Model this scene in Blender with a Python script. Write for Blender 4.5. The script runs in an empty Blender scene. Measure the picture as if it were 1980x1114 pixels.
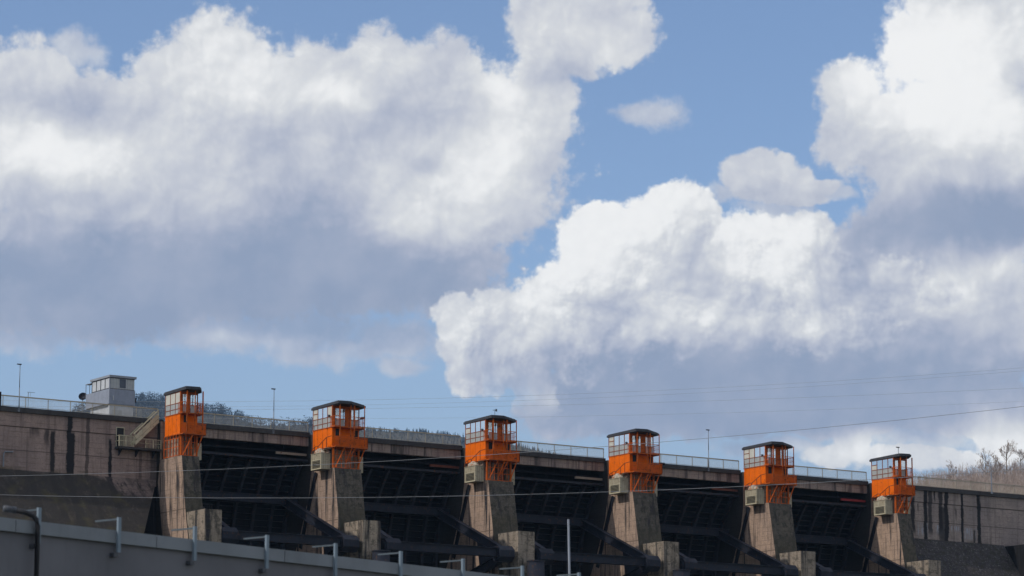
import bpy, math, random
from math import radians, sin, cos, pi
from mathutils import Vector, Matrix
random.seed(7)
scene = bpy.context.scene
COL = scene.collection
# ---------------------------------------------------------------- camera
cam_d = bpy.data.cameras.new("camera"); cam = bpy.data.objects.new("camera", cam_d); COL.objects.link(cam)
cam_d.sensor_width = 36.0; cam_d.lens = 6200/1980*36
cam_d.clip_start = 1.0; cam_d.clip_end = 30000
cam.location = (-157.5, -297.0, -47.45)
cam.rotation_euler = (radians(90+10.3), 0, radians(55.9-90))
cam_d.dof.use_dof = True; cam_d.dof.focus_distance = 372; cam_d.dof.aperture_fstop = 1.8
scene.camera = cam
scene.view_settings.view_transform = 'Standard'; scene.view_settings.look = 'None'
scene.view_settings.exposure = 0.0; scene.view_settings.gamma = 1.0
scene.cycles.use_denoising = True
scene.cycles.max_bounces = 5; scene.cycles.diffuse_bounces = 3; scene.cycles.glossy_bounces = 3
scene.cycles.transmission_bounces = 4; scene.cycles.transparent_max_bounces = 8; scene.cycles.volume_bounces = 0
# ---------------------------------------------------------------- sun
SUN_HEADING, SUN_ELEV = 280.0, 40.0
sun_d = bpy.data.lights.new("sun", 'SUN'); sun_d.energy = 2.8; sun_d.angle = radians(0.6); sun_d.color = (1.0, 0.93, 0.84)
sun = bpy.data.objects.new("sun", sun_d); COL.objects.link(sun)
sdir = Vector((sin(radians(SUN_HEADING))*cos(radians(SUN_ELEV)), cos(radians(SUN_HEADING))*cos(radians(SUN_ELEV)), sin(radians(SUN_ELEV))))
sun.rotation_euler = sdir.to_track_quat('Z', 'Y').to_euler(); sun.location = sdir*200
# ---------------------------------------------------------------- world: sky and clouds by compass heading / elevation
# <clouds>
BACK=[(24.75,13.53,1.2,1.02),(24.38,13.88,0.83,0.69),(25.94,13.38,0.83,0.74),(27.14,13.51,0.65,1.02),(28.24,14.0,1.02,1.16),(27.5,13.61,1.11,1.02),(28.99,13.46,1.2,1.02),(30.1,13.66,1.11,1.06),(31.26,13.95,0.74,1.04),(32.25,13.78,0.88,1.11),(33.18,13.23,1.02,1.02),(33.93,12.95,0.69,1.02),(34.07,13.59,0.63,0.55),(30.86,12.29,3.6,1.48),(26.71,12.22,3.05,1.57),(33.18,11.75,1.2,0.83),(28.29,10.96,4.81,1.39),(25.84,10.36,3.05,1.2),(31.43,10.54,2.03,0.83),(32.54,10.92,0.92,0.55),(34.02,15.07,0.6,0.79),(34.77,14.88,0.92,0.6),(35.43,14.88,0.79,0.51),(34.4,14.38,0.79,0.51),(35.06,15.43,1.02,0.37),(37.73,12.23,0.37,0.37),(38.06,12.27,0.44,0.41),(38.52,12.18,0.43,0.39),(37.99,12.43,0.31,0.33),(38.29,12.31,0.28,0.31),(38.4,12.46,0.18,0.22),(38.7,12.16,0.35,0.31),(39.07,11.99,0.33,0.18),(38.1,11.97,0.74,0.3),(38.74,11.85,0.59,0.2),(42.02,14.72,1.52,1.06),(41.0,14.3,0.79,0.69),(41.58,15.28,0.97,0.55),(39.61,13.75,0.63,0.61),(39.45,13.07,0.51,0.79),(40.14,12.96,1.02,0.97),(41.52,12.92,1.66,1.39),(41.04,11.83,1.2,0.83),(40.29,11.3,0.69,0.46),(41.93,11.35,1.57,1.02),(39.92,10.94,0.83,0.55),(36.4,8.6,2.77,0.69),(39.6,8.74,3.33,1.2),(41.89,9.61,1.85,1.2),(38.23,8.3,3.88,0.55),(34.38,8.05,0.83,0.42),(41.4,8.07,2.03,0.55),(38.04,7.89,3.97,0.39),(40.08,9.84,2.77,1.11),(39.12,7.21,0.48,0.24),(39.58,7.44,0.42,0.33),(39.96,7.66,0.28,0.18),(40.74,7.12,1.2,0.24),(42.28,7.55,0.55,0.48),(42.6,7.77,0.46,0.37)]
WISP=[(40.75,7.53,1.39,0.31),(38.21,7.37,1.11,0.18),(36.09,13.38,0.54,0.31),(35.75,13.38,0.39,0.24),(35.65,13.45,0.42,0.2),(24.78,9.33,1.29,0.37),(27.49,9.62,3.05,0.42),(28.32,9.4,1.02,0.37),(29.6,9.51,1.85,0.55),(29.97,9.05,0.83,0.2),(31.44,9.34,1.29,0.37),(31.53,8.9,0.37,0.17),(25.74,14.38,0.51,0.32),(37.36,11.86,0.28,0.23),(38.28,11.62,0.74,0.18),(39.2,11.88,0.55,0.13)]
FRONT=[(32.54,9.72,0.44,0.42),(33.14,9.86,0.43,0.42),(32.73,9.07,0.51,0.65),(33.65,9.16,1.02,0.69),(34.2,10.09,0.51,0.74),(34.85,11.01,0.57,0.67),(35.04,11.38,0.42,0.42),(35.31,11.19,0.69,0.6),(36.34,11.46,0.79,0.69),(35.87,11.28,0.69,0.57),(36.89,11.36,0.46,0.55),(37.99,11.07,0.74,0.48),(38.82,11.1,0.65,0.51),(39.36,10.68,0.46,0.46),(36.69,10.26,2.87,1.11),(35.03,9.53,2.13,0.88),(39.63,10.21,1.66,0.74),(33.88,8.33,0.39,0.51),(33.09,8.79,0.65,0.42),(38.25,9.59,2.31,0.55)]
BACK_SHADE=[(25.33,12.54,1.2,0.39,0.35),(24.95,12.8,0.83,0.37,0.2),(24.73,14.35,0.83,0.28,0.15),(28.23,14.36,1.11,0.74,0.25),(29.17,13.92,1.02,0.51,0.2),(30.47,13.6,0.43,0.22,0.5),(31.21,14.41,0.65,0.46,0.15),(33.0,12.86,1.2,0.55,0.3),(33.27,13.96,0.42,0.28,0.35),(33.74,13.41,0.69,0.6,0.25),(29.93,12.69,0.37,0.37,0.3),(32.07,11.65,1.02,0.55,0.28),(31.52,11.28,0.65,0.42,0.15),(33.0,12.21,0.55,0.37,0.2),(34.21,15.07,1.11,0.55,0.1),(35.43,14.65,0.83,0.32,0.15),(27.16,12.59,1.85,0.55,0.12),(26.57,14.23,0.55,0.46,0.12),(25.76,13.49,0.83,0.33,-0.22),(29.37,12.92,1.02,0.51,-0.2),(31.97,13.27,1.11,0.32,-0.3),(29.94,11.82,0.65,1.02,-0.3),(31.97,12.62,0.42,0.2,-0.3),(27.65,10.77,4.16,0.92,-0.34),(26.29,10.19,3.7,0.79,-0.55),(31.06,10.4,2.4,0.69,-0.5),(34.3,12.67,0.32,0.83,-0.2),(34.35,14.05,0.83,0.23,-0.2),(27.22,9.47,4.62,0.37,-0.35),(28.13,9.49,0.55,0.28,0.35),(29.05,9.32,1.11,0.2,0.25),(36.03,13.35,0.74,0.37,-0.12),(38.29,12.35,0.65,0.37,0.1),(38.28,11.85,0.83,0.23,-0.15),(41.55,14.19,2.03,1.39,0.16),(41.56,14.47,1.57,0.83,0.4),(42.07,13.08,1.11,0.51,0.45),(40.71,13.76,0.74,0.83,0.35),(39.61,13.98,0.46,0.46,0.15),(42.6,13.88,0.28,0.55,-0.35),(40.05,12.91,1.02,0.42,-0.15),(42.03,11.48,1.76,0.55,-0.42),(40.84,11.38,1.11,0.32,-0.3),(42.47,11.15,1.39,0.42,-0.3),(41.36,10.27,0.42,0.37,0.4),(42.19,10.63,0.51,0.17,0.35),(39.14,8.48,6.01,0.79,-0.62),(36.4,8.51,2.4,0.55,-0.3),(37.77,7.9,3.97,0.37,-0.38),(38.4,7.47,1.85,0.37,-0.3),(39.92,10.85,0.83,0.46,-0.2),(39.58,7.46,0.74,0.28,0.6),(42.28,7.55,0.69,0.46,0.7),(40.75,7.17,1.29,0.2,0.3),(38.85,7.19,0.55,0.23,0.35),(40.07,9.47,1.85,0.37,-0.1)]
FRONT_SHADE=[(34.48,10.92,0.65,0.69,0.4),(36.25,11.78,1.02,0.42,0.45),(35.32,11.47,0.83,0.51,0.3),(37.81,11.21,0.79,0.42,0.42),(38.83,11.33,0.51,0.26,0.35),(34.02,10.09,0.42,0.74,0.3),(32.63,9.72,0.55,0.42,0.18),(38.08,10.61,0.74,0.37,0.3),(35.5,10.82,1.11,0.55,0.15),(36.89,11.09,0.46,0.42,-0.28),(35.4,10.13,0.65,0.42,-0.24),(35.94,8.74,2.22,0.57,-0.34),(37.78,9.05,1.2,0.37,-0.2),(39.64,10.95,0.55,0.55,-0.35),(39.99,9.84,1.2,0.55,-0.25),(38.8,9.68,0.55,0.28,0.3),(36.69,9.7,0.46,0.37,0.2),(37.78,8.59,3.23,0.57,-0.35),(36.23,9.71,1.66,0.37,0.12),(37.33,10.02,1.02,0.37,-0.16),(35.21,9.44,0.83,0.37,-0.1),(34.2,8.98,1.11,0.46,-0.12),(34.01,8.33,0.37,0.37,0.25)]
# </clouds>
def lin(r, g, b):
    f = lambda c: (c/255/12.92) if c/255 <= 0.04045 else ((c/255+0.055)/1.055)**2.4
    return (f(r), f(g), f(b))
class NT:
    "small helper to write node maths"
    def __init__(s, tree): s.t = tree
    def node(s, typ, **kw):
        n = s.t.nodes.new(typ)
        for k, v in kw.items(): setattr(n, k, v)
        return n
    def put(s, sock, v):
        if isinstance(v, bpy.types.NodeSocket): s.t.links.new(v, sock)
        else: sock.default_value = v
    def m(s, op, a, b=None, c=None, clamp=False):
        n = s.node('ShaderNodeMath', operation=op); n.use_clamp = clamp
        s.put(n.inputs[0], a)
        if b is not None: s.put(n.inputs[1], b)
        if c is not None: s.put(n.inputs[2], c)
        return n.outputs[0]
    def v(s, op, a, b=None, c=None):
        n = s.node('ShaderNodeVectorMath', operation=op)
        s.put(n.inputs[0], a)
        if b is not None: s.put(n.inputs[3] if op == 'SCALE' else n.inputs[1], b)
        if c is not None: s.put(n.inputs[2], c)
        return n.outputs[1] if op in ('LENGTH', 'DOT_PRODUCT', 'DISTANCE') else n.outputs[0]
    def noise(s, vec, scale, detail=3, rough=0.5, dist=0.0, color=False, lac=2.0):
        n = s.node('ShaderNodeTexNoise'); s.put(n.inputs['Vector'], vec)
        n.inputs['Scale'].default_value = scale; n.inputs['Detail'].default_value = detail
        n.inputs['Roughness'].default_value = rough; n.inputs['Distortion'].default_value = dist
        n.inputs['Lacunarity'].default_value = lac
        return n.outputs[1 if color else 0]
    def smooth(s, x, lo, hi, a=0.0, b=1.0):
        n = s.node('ShaderNodeMapRange', interpolation_type='SMOOTHSTEP'); s.put(n.inputs[0], x)
        for i, q in enumerate((lo, hi, a, b)): s.put(n.inputs[1+i], q)
        return n.outputs[0]
    def mix(s, f, a, b, blend='MIX'):
        n = s.node('ShaderNodeMix', data_type='RGBA', blend_type=blend)
        s.put(n.inputs[0], f)
        for i, q in ((6, a), (7, b)):
            if not isinstance(q, bpy.types.NodeSocket): q = (*q, 1.0) if len(q) == 3 else q
            s.put(n.inputs[i], q)
        return n.outputs[2]
    def ramp(s, x, stops):
        n = s.node('ShaderNodeValToRGB'); s.put(n.inputs[0], x)
        e = n.color_ramp.elements
        while len(e) < len(stops): e.new(0.5)
        for q, (p, c) in zip(e, stops): q.position = p; q.color = (*c, 1.0)
        return n.outputs[0]
def build_world():
    w = bpy.data.worlds.new("World"); scene.world = w; w.use_nodes = True
    w.cycles.sampling_method = 'MANUAL'; w.cycles.sample_map_resolution = 512
    T = NT(w.node_tree); w.node_tree.nodes.clear()
    out = T.node('ShaderNodeOutputWorld'); bg = T.node('ShaderNodeBackground')
    T.put(out.inputs[0], bg.outputs[0])
    sky = T.node('ShaderNodeTexSky', sky_type='NISHITA'); sky.sun_disc = False
    sky.sun_elevation = radians(SUN_ELEV); sky.sun_rotation = radians(SUN_HEADING)
    sky.air_density = 1.0; sky.dust_density = 0.6; sky.ozone_density = 2.0
    STR = 0.1; bg.inputs['Strength'].default_value = STR
    d = T.node('ShaderNodeTexCoord').outputs['Generated']
    sp = T.node('ShaderNodeSeparateXYZ'); T.put(sp.inputs[0], d)
    X, Y, Z = sp.outputs
    head = T.m('MULTIPLY', T.m('ARCTAN2', X, Y), 57.29578*.984)
    el = T.m('MULTIPLY', T.m('ARCSINE', Z), 57.29578)
    cb = T.node('ShaderNodeCombineXYZ'); T.put(cb.inputs[0], head); T.put(cb.inputs[1], el); p0 = cb.outputs[0]
    def warp(p, amps, off):
        for sc, am, det in amps:
            n = T.noise(T.v('ADD', p, off), sc, det, 0.55, color=True)
            p = T.v('ADD', p, T.v('SCALE', T.v('SUBTRACT', n, (.5, .5, .5)), am))
        return p
    def union(p, L, k):
        acc = None
        for cx, cy, rx, ry in L:
            q = T.v('MULTIPLY_ADD', p, (1/rx, 1/ry, 0), (-cx/rx, -cy/ry, 0))
            l = T.v('LENGTH', q)
            acc = l if acc is None else T.m('SMOOTH_MIN', acc, l, k)
        return acc
    def gauss(p, L):
        acc = None
        for cx, cy, rx, ry, am in L:
            q = T.v('MULTIPLY_ADD', p, (1/rx, 1/ry, 0), (-cx/rx, -cy/ry, 0))
            e = T.m('POWER', 0.45, T.v('DOT_PRODUCT', q, q))
            acc = T.m('MULTIPLY_ADD', e, am, 0.0 if acc is None else acc)
        return acc
    def billow(p, off, sc=1.3):
        # cauliflower height: rounded cells at falling sizes
        v = T.node('ShaderNodeTexVoronoi', feature='SMOOTH_F1', voronoi_dimensions='2D')
        T.put(v.inputs['Vector'], T.v('ADD', p, off)); v.inputs['Scale'].default_value = sc
        v.inputs['Detail'].default_value = 2.0; v.inputs['Roughness'].default_value = .42; v.inputs['Lacunarity'].default_value = 2.6
        v.inputs['Smoothness'].default_value = .8
        v.normalize = True
        return T.m('SUBTRACT', 1.0, v.outputs['Distance'])
    pw = warp(p0, [(0.55, 0.8, 2), (2.0, 0.20, 3), (7.0, 0.05, 3)], (3.1, 7.7, 0))
    L_OFF = (-0.11, 0.13, 0)
    h0 = billow(pw, (0, 0, 0)); h1 = billow(T.v('ADD', pw, L_OFF), (0, 0, 0))
    relief = T.m('SUBTRACT', h0, h1)
    hs = T.m('SUBTRACT', billow(p0, (5, 3, 0), 4.2), .72)
    hs1 = T.m('SUBTRACT', billow(T.v('ADD', p0, (-.035, .045, 0)), (5, 3, 0), 4.2), .72)
    rel2 = T.m('SUBTRACT', hs, hs1)
    fine = T.noise(p0, 3.0, 6, .6)
    lo = T.noise(p0, 0.7, 4, .55)
    finec = T.m('SUBTRACT', fine, .5); loc = T.m('SUBTRACT', lo, .5)
    rel2m = T.m('MULTIPLY', rel2, T.smooth(T.noise(p0, 1.6, 2), .40, .62))
    hb = T.m('SUBTRACT', h0, .7)
    CRAMP = [(0.0, lin(145, 159, 185)), (0.22, lin(173, 180, 199)), (0.45, lin(196, 200, 211)), (0.72, lin(220, 222, 225)), (1.0, lin(249, 249, 248))]
    # back layer
    ub = union(pw, BACK, .35)
    db = T.m('ADD', T.m('SUBTRACT', 1.0, ub), T.m('ADD', T.m('MULTIPLY', hb, .35), T.m('ADD', T.m('MULTIPLY', finec, .5), T.m('MULTIPLY', hs, .45))))
    mb = T.smooth(db, -.14, .18)
    bb = T.m('ADD', gauss(pw, BACK_SHADE), T.m('ADD', .52, T.m('ADD', T.m('MULTIPLY', rel2m, .12), T.m('ADD', T.m('MULTIPLY', relief, .5), T.m('MULTIPLY', hb, .38)))))
    bb = T.m('ADD', bb, T.m('ADD', T.m('MULTIPLY', finec, .14), T.m('MULTIPLY', loc, .25)))
    uw = union(pw, WISP, .4)
    dw = T.m('ADD', T.m('SUBTRACT', 1.0, uw), T.m('ADD', T.m('MULTIPLY', finec, 1.3), T.m('MULTIPLY', loc, .5)))
    mw = T.m('MULTIPLY', T.smooth(dw, -.3, .55), .8)
    mb = T.m('MAXIMUM', mb, mw)
    bb = T.m('SMOOTH_MIN', bb, .97, .25)
    bb = T.m('SMOOTH_MAX', bb, T.m('ADD', .03, T.m('MULTIPLY', loc, .5)), .3)
    cb_ = T.ramp(bb, CRAMP)
    # front cumulus
    uf = union(pw, FRONT, .3)
    df = T.m('ADD', T.m('SUBTRACT', 1.0, uf), T.m('ADD', T.m('MULTIPLY', hb, .45), T.m('ADD', T.m('MULTIPLY', finec, .25), T.m('MULTIPLY', hs, .5))))
    mf = T.smooth(df, -.09, .13)
    base_fade = T.smooth(el, 7.6, 9.0)     # flat grey base dissolves
    mf = T.m('MULTIPLY', mf, T.m('MAXIMUM', base_fade, T.smooth(head, 33.2, 33.0)))
    bf = T.m('ADD', gauss(pw, FRONT_SHADE), T.m('ADD', .56, T.m('ADD', T.m('MULTIPLY', rel2m, .5), T.m('ADD', T.m('MULTIPLY', relief, .85), T.m('MULTIPLY', hb, .7)))))
    bf = T.m('ADD', bf, T.m('ADD', T.m('MULTIPLY', finec, .15), T.m('MULTIPLY', loc, .3)))
    bf = T.m('SMOOTH_MAX', bf, T.m('ADD', .04, T.m('MULTIPLY', loc, .5)), .3)
    bf = T.m('ADD', T.m('SMOOTH_MIN', bf, .95, .25), T.m('MULTIPLY', hs, .10))
    cf = T.ramp(bf, CRAMP)
    # rest of the sky: unseen cumulus added, over-bright to fill the front faces
    gn = T.noise(d, 3.2, 7, .55, .3)
    view = T.m('POWER', .5, T.v('DOT_PRODUCT', T.v('MULTIPLY_ADD', p0, (1/12., 1/9., 0), (-33.6/12., -10./9., 0)), T.v('MULTIPLY_ADD', p0, (1/12., 1/9., 0), (-33.6/12., -10./9., 0))))
    mg = T.smooth(T.m('SUBTRACT', T.m('MULTIPLY_ADD', finec, .16, gn), T.m('MULTIPLY', T.smooth(view, .10, .5), .45)), .45, .53)
    clr = T.v('MULTIPLY_ADD', p0, (1/16., 1/8., 0), (34/16., -11./8., 0))  # unseen clear patch added so the cabin glass reflects blue sky
    mg = T.m('MULTIPLY', mg, T.m('SUBTRACT', 1.0, T.m('MULTIPLY', T.smooth(T.m('POWER', .5, T.v('DOT_PRODUCT', clr, clr)), .3, .7), .75)))
    cg = T.ramp(T.m('ADD', T.smooth(gn, .5, .72, .75, .4), T.m('MULTIPLY', finec, .5)), CRAMP)
    # compose (cloud colours are radiances; divide by background strength)
    skyc = T.v('MULTIPLY', sky.outputs[0], (1.11, 1.12, 1.24))
    skyc = T.mix(T.smooth(el, 11, 4, 0, .92), skyc, tuple(q/STR for q in lin(150, 172, 196)))
    inv = 1.0/STR
    s1 = T.mix(mg, skyc, T.v('SCALE', cg, inv*1.55))
    s2 = T.mix(mb, s1, T.v('SCALE', cb_, inv))
    s3 = T.mix(mf, s2, T.v('SCALE', cf, inv))
    T.put(bg.inputs[0], s3)
build_world()
# ---------------------------------------------------------------- mesh helpers
class MB:
    "collects faces, then links them as ONE mesh object"
    def __init__(s): s.v = []; s.f = []; s.m = []; s.mi = 0
    def add(s, vs, fs):
        o = len(s.v); s.v += [tuple(q) for q in vs]
        for f in fs: s.f.append([o+i for i in f]); s.m.append(s.mi)
        return s
    def box(s, x0, x1, y0, y1, z0, z1):
        return s.add([(x0,y0,z0),(x1,y0,z0),(x1,y1,z0),(x0,y1,z0),(x0,y0,z1),(x1,y0,z1),(x1,y1,z1),(x0,y1,z1)],
            [(0,3,2,1),(4,5,6,7),(0,1,5,4),(1,2,6,5),(2,3,7,6),(3,0,4,7)])
    def prism_z(s, poly, z0, z1, taper=None):
        n = len(poly); t = taper or poly
        a = sum(poly[i][0]*poly[(i+1)%n][1]-poly[(i+1)%n][0]*poly[i][1] for i in range(n))
        if a < 0: poly = poly[::-1]; t = t[::-1]
        zz = (lambda z, x, y: z(x, y) if callable(z) else z)
        return s.add([(x,y,zz(z0,x,y)) for x,y in poly]+[(x,y,zz(z1,x,y)) for x,y in t],
            [tuple(range(n))[::-1], tuple(range(n,2*n))]+[(i,(i+1)%n,n+(i+1)%n,n+i) for i in range(n)])
    def prism_x(s, poly, x0, x1):
        n = len(poly)
        a = sum(poly[i][0]*poly[(i+1)%n][1]-poly[(i+1)%n][0]*poly[i][1] for i in range(n))
        if a < 0: poly = poly[::-1]
        return s.add([(x0,y,z) for y,z in poly]+[(x1,y,z) for y,z in poly],
            [tuple(range(n))[::-1], tuple(range(n,2*n))]+[(i,(i+1)%n,n+(i+1)%n,n+i) for i in range(n)])
    def bar(s, a, b, w, h=None, up=(0,0,1)):
        a, b = Vector(a), Vector(b); d = (b-a).normalized(); up = Vector(up)
        if abs(d.dot(up)) > .98: up = Vector((0,1,0))
        r = d.cross(up).normalized(); u = r.cross(d); h = h or w
        c = [r*(w/2)*i+u*(h/2)*j for i, j in ((-1,-1),(1,-1),(1,1),(-1,1))]
        return s.add([a+q for q in c]+[b+q for q in c],
            [(0,3,2,1),(4,5,6,7),(0,1,5,4),(1,2,6,5),(2,3,7,6),(3,0,4,7)])
    def tube(s, pts, r, n=6, r2=None):
        pts = [Vector(p) for p in pts]; k = len(pts); vs = []
        for i, p in enumerate(pts):
            d = (pts[min(i+1,k-1)]-pts[max(i-1,0)]).normalized()
            up = Vector((0,0,1)) if abs(d.z) < .95 else Vector((0,1,0))
            a = d.cross(up).normalized(); b = a.cross(d)
            rr = r if r2 is None else r+(r2-r)*i/(k-1)
            vs += [p+a*rr*cos(2*pi*j/n)+b*rr*sin(2*pi*j/n) for j in range(n)]
        fs = [(i*n+j, i*n+(j+1)%n, (i+1)*n+(j+1)%n, (i+1)*n+j) for i in range(k-1) for j in range(n)]
        if n > 3 or True: fs += [tuple(range(n))[::-1], tuple(range((k-1)*n, k*n))]
        return s.add(vs, fs)
    def build(s, name, mats, parent=None, smooth=False, loc=None):
        me = bpy.data.meshes.new(name); me.from_pydata(s.v, [], s.f)
        for m in (mats if isinstance(mats, (list, tuple)) else [mats]): me.materials.append(m)
        if any(s.m): me.polygons.foreach_set('material_index', s.m)
        if smooth: me.polygons.foreach_set('use_smooth', [True]*len(s.f))
        me.update()
        o = bpy.data.objects.new(name, me); COL.objects.link(o)
        if parent: o.parent = parent
        if loc: o.location = loc
        return o
def tag(o, label=None, cat=None, group=None, kind=None):
    for k, v in (('label', label), ('category', cat), ('group', group), ('kind', kind)):
        if v: o[k] = v
    return o
def thing(name, label, cat, loc=(0,0,0), rz=0.0, group=None):
    o = bpy.data.objects.new(name, None); o.empty_display_size = .3; COL.objects.link(o)
    o.location = loc; o.rotation_euler = (0,0,rz)
    return tag(o, label, cat, group)
def copy_tree(o, parent=None):
    c = o.copy(); COL.objects.link(c)
    if parent: c.parent = parent
    for ch in list(o.children): copy_tree(ch, c)
    return c
# ---------------------------------------------------------------- materials
def new_mat(name):
    m = bpy.data.materials.new(name); m.use_nodes = True
    T = NT(m.node_tree); b = m.node_tree.nodes['Principled BSDF']
    return m, T, b
def pos(T): return T.node('ShaderNodeNewGeometry').outputs['Position']
def paint(name, col, rough=.5, vary=.25, rust=0.0, metallic=0.0, scale=1.5, rustcol=(.09,.035,.015), spec=.25):
    m, T, b = new_mat(name); P = pos(T)
    n1 = T.noise(P, scale, 5, .6); n2 = T.noise(T.v('MULTIPLY', P, (2.5,2.5,.5)), 1.0, 4, .6)
    c = T.mix(T.m('MULTIPLY', T.smooth(n1, .3, .75), vary*1.4), col, tuple(q*.55 for q in col))
    c = T.mix(T.m('MULTIPLY', T.smooth(n2, .5, .8), vary), c, tuple(q*.5+.004 for q in col))
    if rust:
        n3 = T.noise(P, 3.3, 6, .65)
        c = T.mix(T.smooth(n3, .62-rust*.2, .70-rust*.2), c, rustcol)
    T.put(b.inputs['Base Color'], c); b.inputs['Specular IOR Level'].default_value = spec; b.inputs['Metallic'].default_value = metallic
    T.put(b.inputs['Roughness'], T.smooth(n1, .2, .8, rough-.08, min(1, rough+.15)))
    bp = T.node('ShaderNodeBump'); bp.inputs['Strength'].default_value = .12; bp.inputs['Distance'].default_value = .02
    T.put(bp.inputs['Height'], T.noise(P, 6, 3)); T.put(b.inputs['Normal'], bp.outputs[0])
    return m
def concrete(name, base, dark=.5, streaks=(), moss=None, lichen=0.0, boards=True, lines=(), white=(), moss_x=None):
    m, T, b = new_mat(name); P = pos(T)
    sp = T.node('ShaderNodeSeparateXYZ'); T.put(sp.inputs[0], P); X, Y, Z = sp.outputs
    big = T.noise(P, .16, 4, .55); med = T.noise(P, .9, 6, .62); fine = T.noise(P, 7, 4, .6)
    PV = T.v('MULTIPLY', P, (1.5, 1.5, .10)); st = T.noise(PV, 1.0, 5, .62, .2)
    PV2 = T.v('MULTIPLY', P, (5., 5., .25)); st2 = T.noise(PV2, 1.0, 4, .6)
    c = T.mix(T.smooth(big, .3, .7), base, tuple(q*f for q, f in zip(base, (.72, .74, .80))))
    c = T.mix(T.smooth(med, .35, .75, 0, .55), c, tuple(q*.55 for q in base))
    c = T.mix(T.smooth(fine, .42, .7, 0, .45), c, tuple(q*.45 for q in base))
    c = T.mix(T.smooth(T.noise(T.v('MULTIPLY', P, (.9, .9, 3.5)), 2.0, 4, .6), .54, .68, 0, .45), c, tuple(q*.5 for q in base))
    c = T.mix(T.m('MULTIPLY', T.smooth(st, .50, .66), dark), c, (.022, .020, .022))
    c = T.mix(T.m('MULTIPLY', T.smooth(st2, .52, .72), dark*.7), c, (.035, .030, .030))
    if boards:
        zz = T.m('FRACT', T.m('ADD', T.m('MULTIPLY', Z, 1.9), T.m('MULTIPLY', med, .08)))
        ln = T.m('MULTIPLY', T.smooth(zz, .16, .03), T.smooth(T.noise(P, 1.1, 4), .40, .58))
        c = T.mix(T.m('MULTIPLY', ln, .7), c, tuple(q*.3 for q in base))
    for zl in lines:
        d = T.m('ABSOLUTE', T.m('SUBTRACT', T.m('ADD', Z, T.m('MULTIPLY', T.m('SUBTRACT', med, .5), .12)), zl))
        c = T.mix(T.smooth(d, .09, .02, 0, .75), c, tuple(q*.22 for q in base))
    if lichen:
        n = T.noise(P, 4.5, 6, .7); c = T.mix(T.m('MULTIPLY', T.smooth(n, .55, .68), lichen), c, (.16, .16, .145))
        n = T.noise(P, 1.7, 6, .65); c = T.mix(T.m('MULTIPLY', T.smooth(n, .48, .62), min(1, lichen*1.6)), c, (.030, .029, .022))
    for xc, w, za, zb in white:
        dx = T.m('ABSOLUTE', T.m('SUBTRACT', X, xc)); n = T.noise(T.v('MULTIPLY', P, (7, 7, .5)), 1.0, 4, .6)
        k = T.m('MULTIPLY', T.smooth(dx, w*.5, w*.4), T.m('MULTIPLY', T.smooth(Z, za, za+.5), T.smooth(Z, zb, zb-.12)))
        c = T.mix(T.m('MULTIPLY', k, T.smooth(n, .46, .58)), c, (.24, .25, .28))
    for xc, w, za, zb, s_ in streaks:
        wob = T.m('MULTIPLY', T.m('SUBTRACT', T.noise(T.v('MULTIPLY', P, (.8, .8, .55)), 1.0, 5, .7), .5), w*1.2)
        dx = T.m('ABSOLUTE', T.m('ADD', T.m('SUBTRACT', X, xc), wob))
        e = T.m('ADD', dx, T.m('MULTIPLY', T.m('SUBTRACT', fine, .5), w*.35))
        k = T.m('MULTIPLY', T.smooth(e, w*.55, w*.28), T.m('MULTIPLY', T.smooth(Z, za-.6, za+.6), T.smooth(Z, zb+.15, zb-.25)))
        c = T.mix(T.m('MULTIPLY', k, s_), c, (.016, .015, .017))
    if moss:
        zt, col, f = moss
        zn = T.m('ADD', Z, T.m('MULTIPLY', T.m('SUBTRACT', T.noise(P, .35, 5, .65), .5), 2.4))
        if moss_x: zn = T.m('ADD', zn, T.smooth(X, moss_x[0], moss_x[1], 0, moss_x[2]))
        n = T.noise(T.v('MULTIPLY', P, (1, 1, .35)), 1.2, 6, .7)
        c = T.mix(T.m('MULTIPLY', T.smooth(zn, zt+.5, zt-.5, 0, f), T.smooth(n, .2, .5, .55, 1)), c, T.mix(T.smooth(T.noise(P, .5, 4), .5, .7), col, (.046,.040,.022)))
        n = T.noise(P, 5.5, 5, .7); c = T.mix(T.m('MULTIPLY', T.smooth(n, .66, .72), T.smooth(zn, zt, zt-1, 0, .5)), c, (.22, .22, .21))
    T.put(b.inputs['Base Color'], c); b.inputs['Roughness'].default_value = .92; b.inputs['Specular IOR Level'].default_value = .2
    bp = T.node('ShaderNodeBump'); bp.inputs['Strength'].default_value = .5; bp.inputs['Distance'].default_value = .05
    T.put(bp.inputs['Height'], T.m('ADD', T.m('MULTIPLY', fine, .5), med)); T.put(b.inputs['Normal'], bp.outputs[0])
    return m
def flat(name, col, rough=.8, vary=.2, scale=2.0): return paint(name, col, rough, vary, 0, 0, scale)
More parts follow.
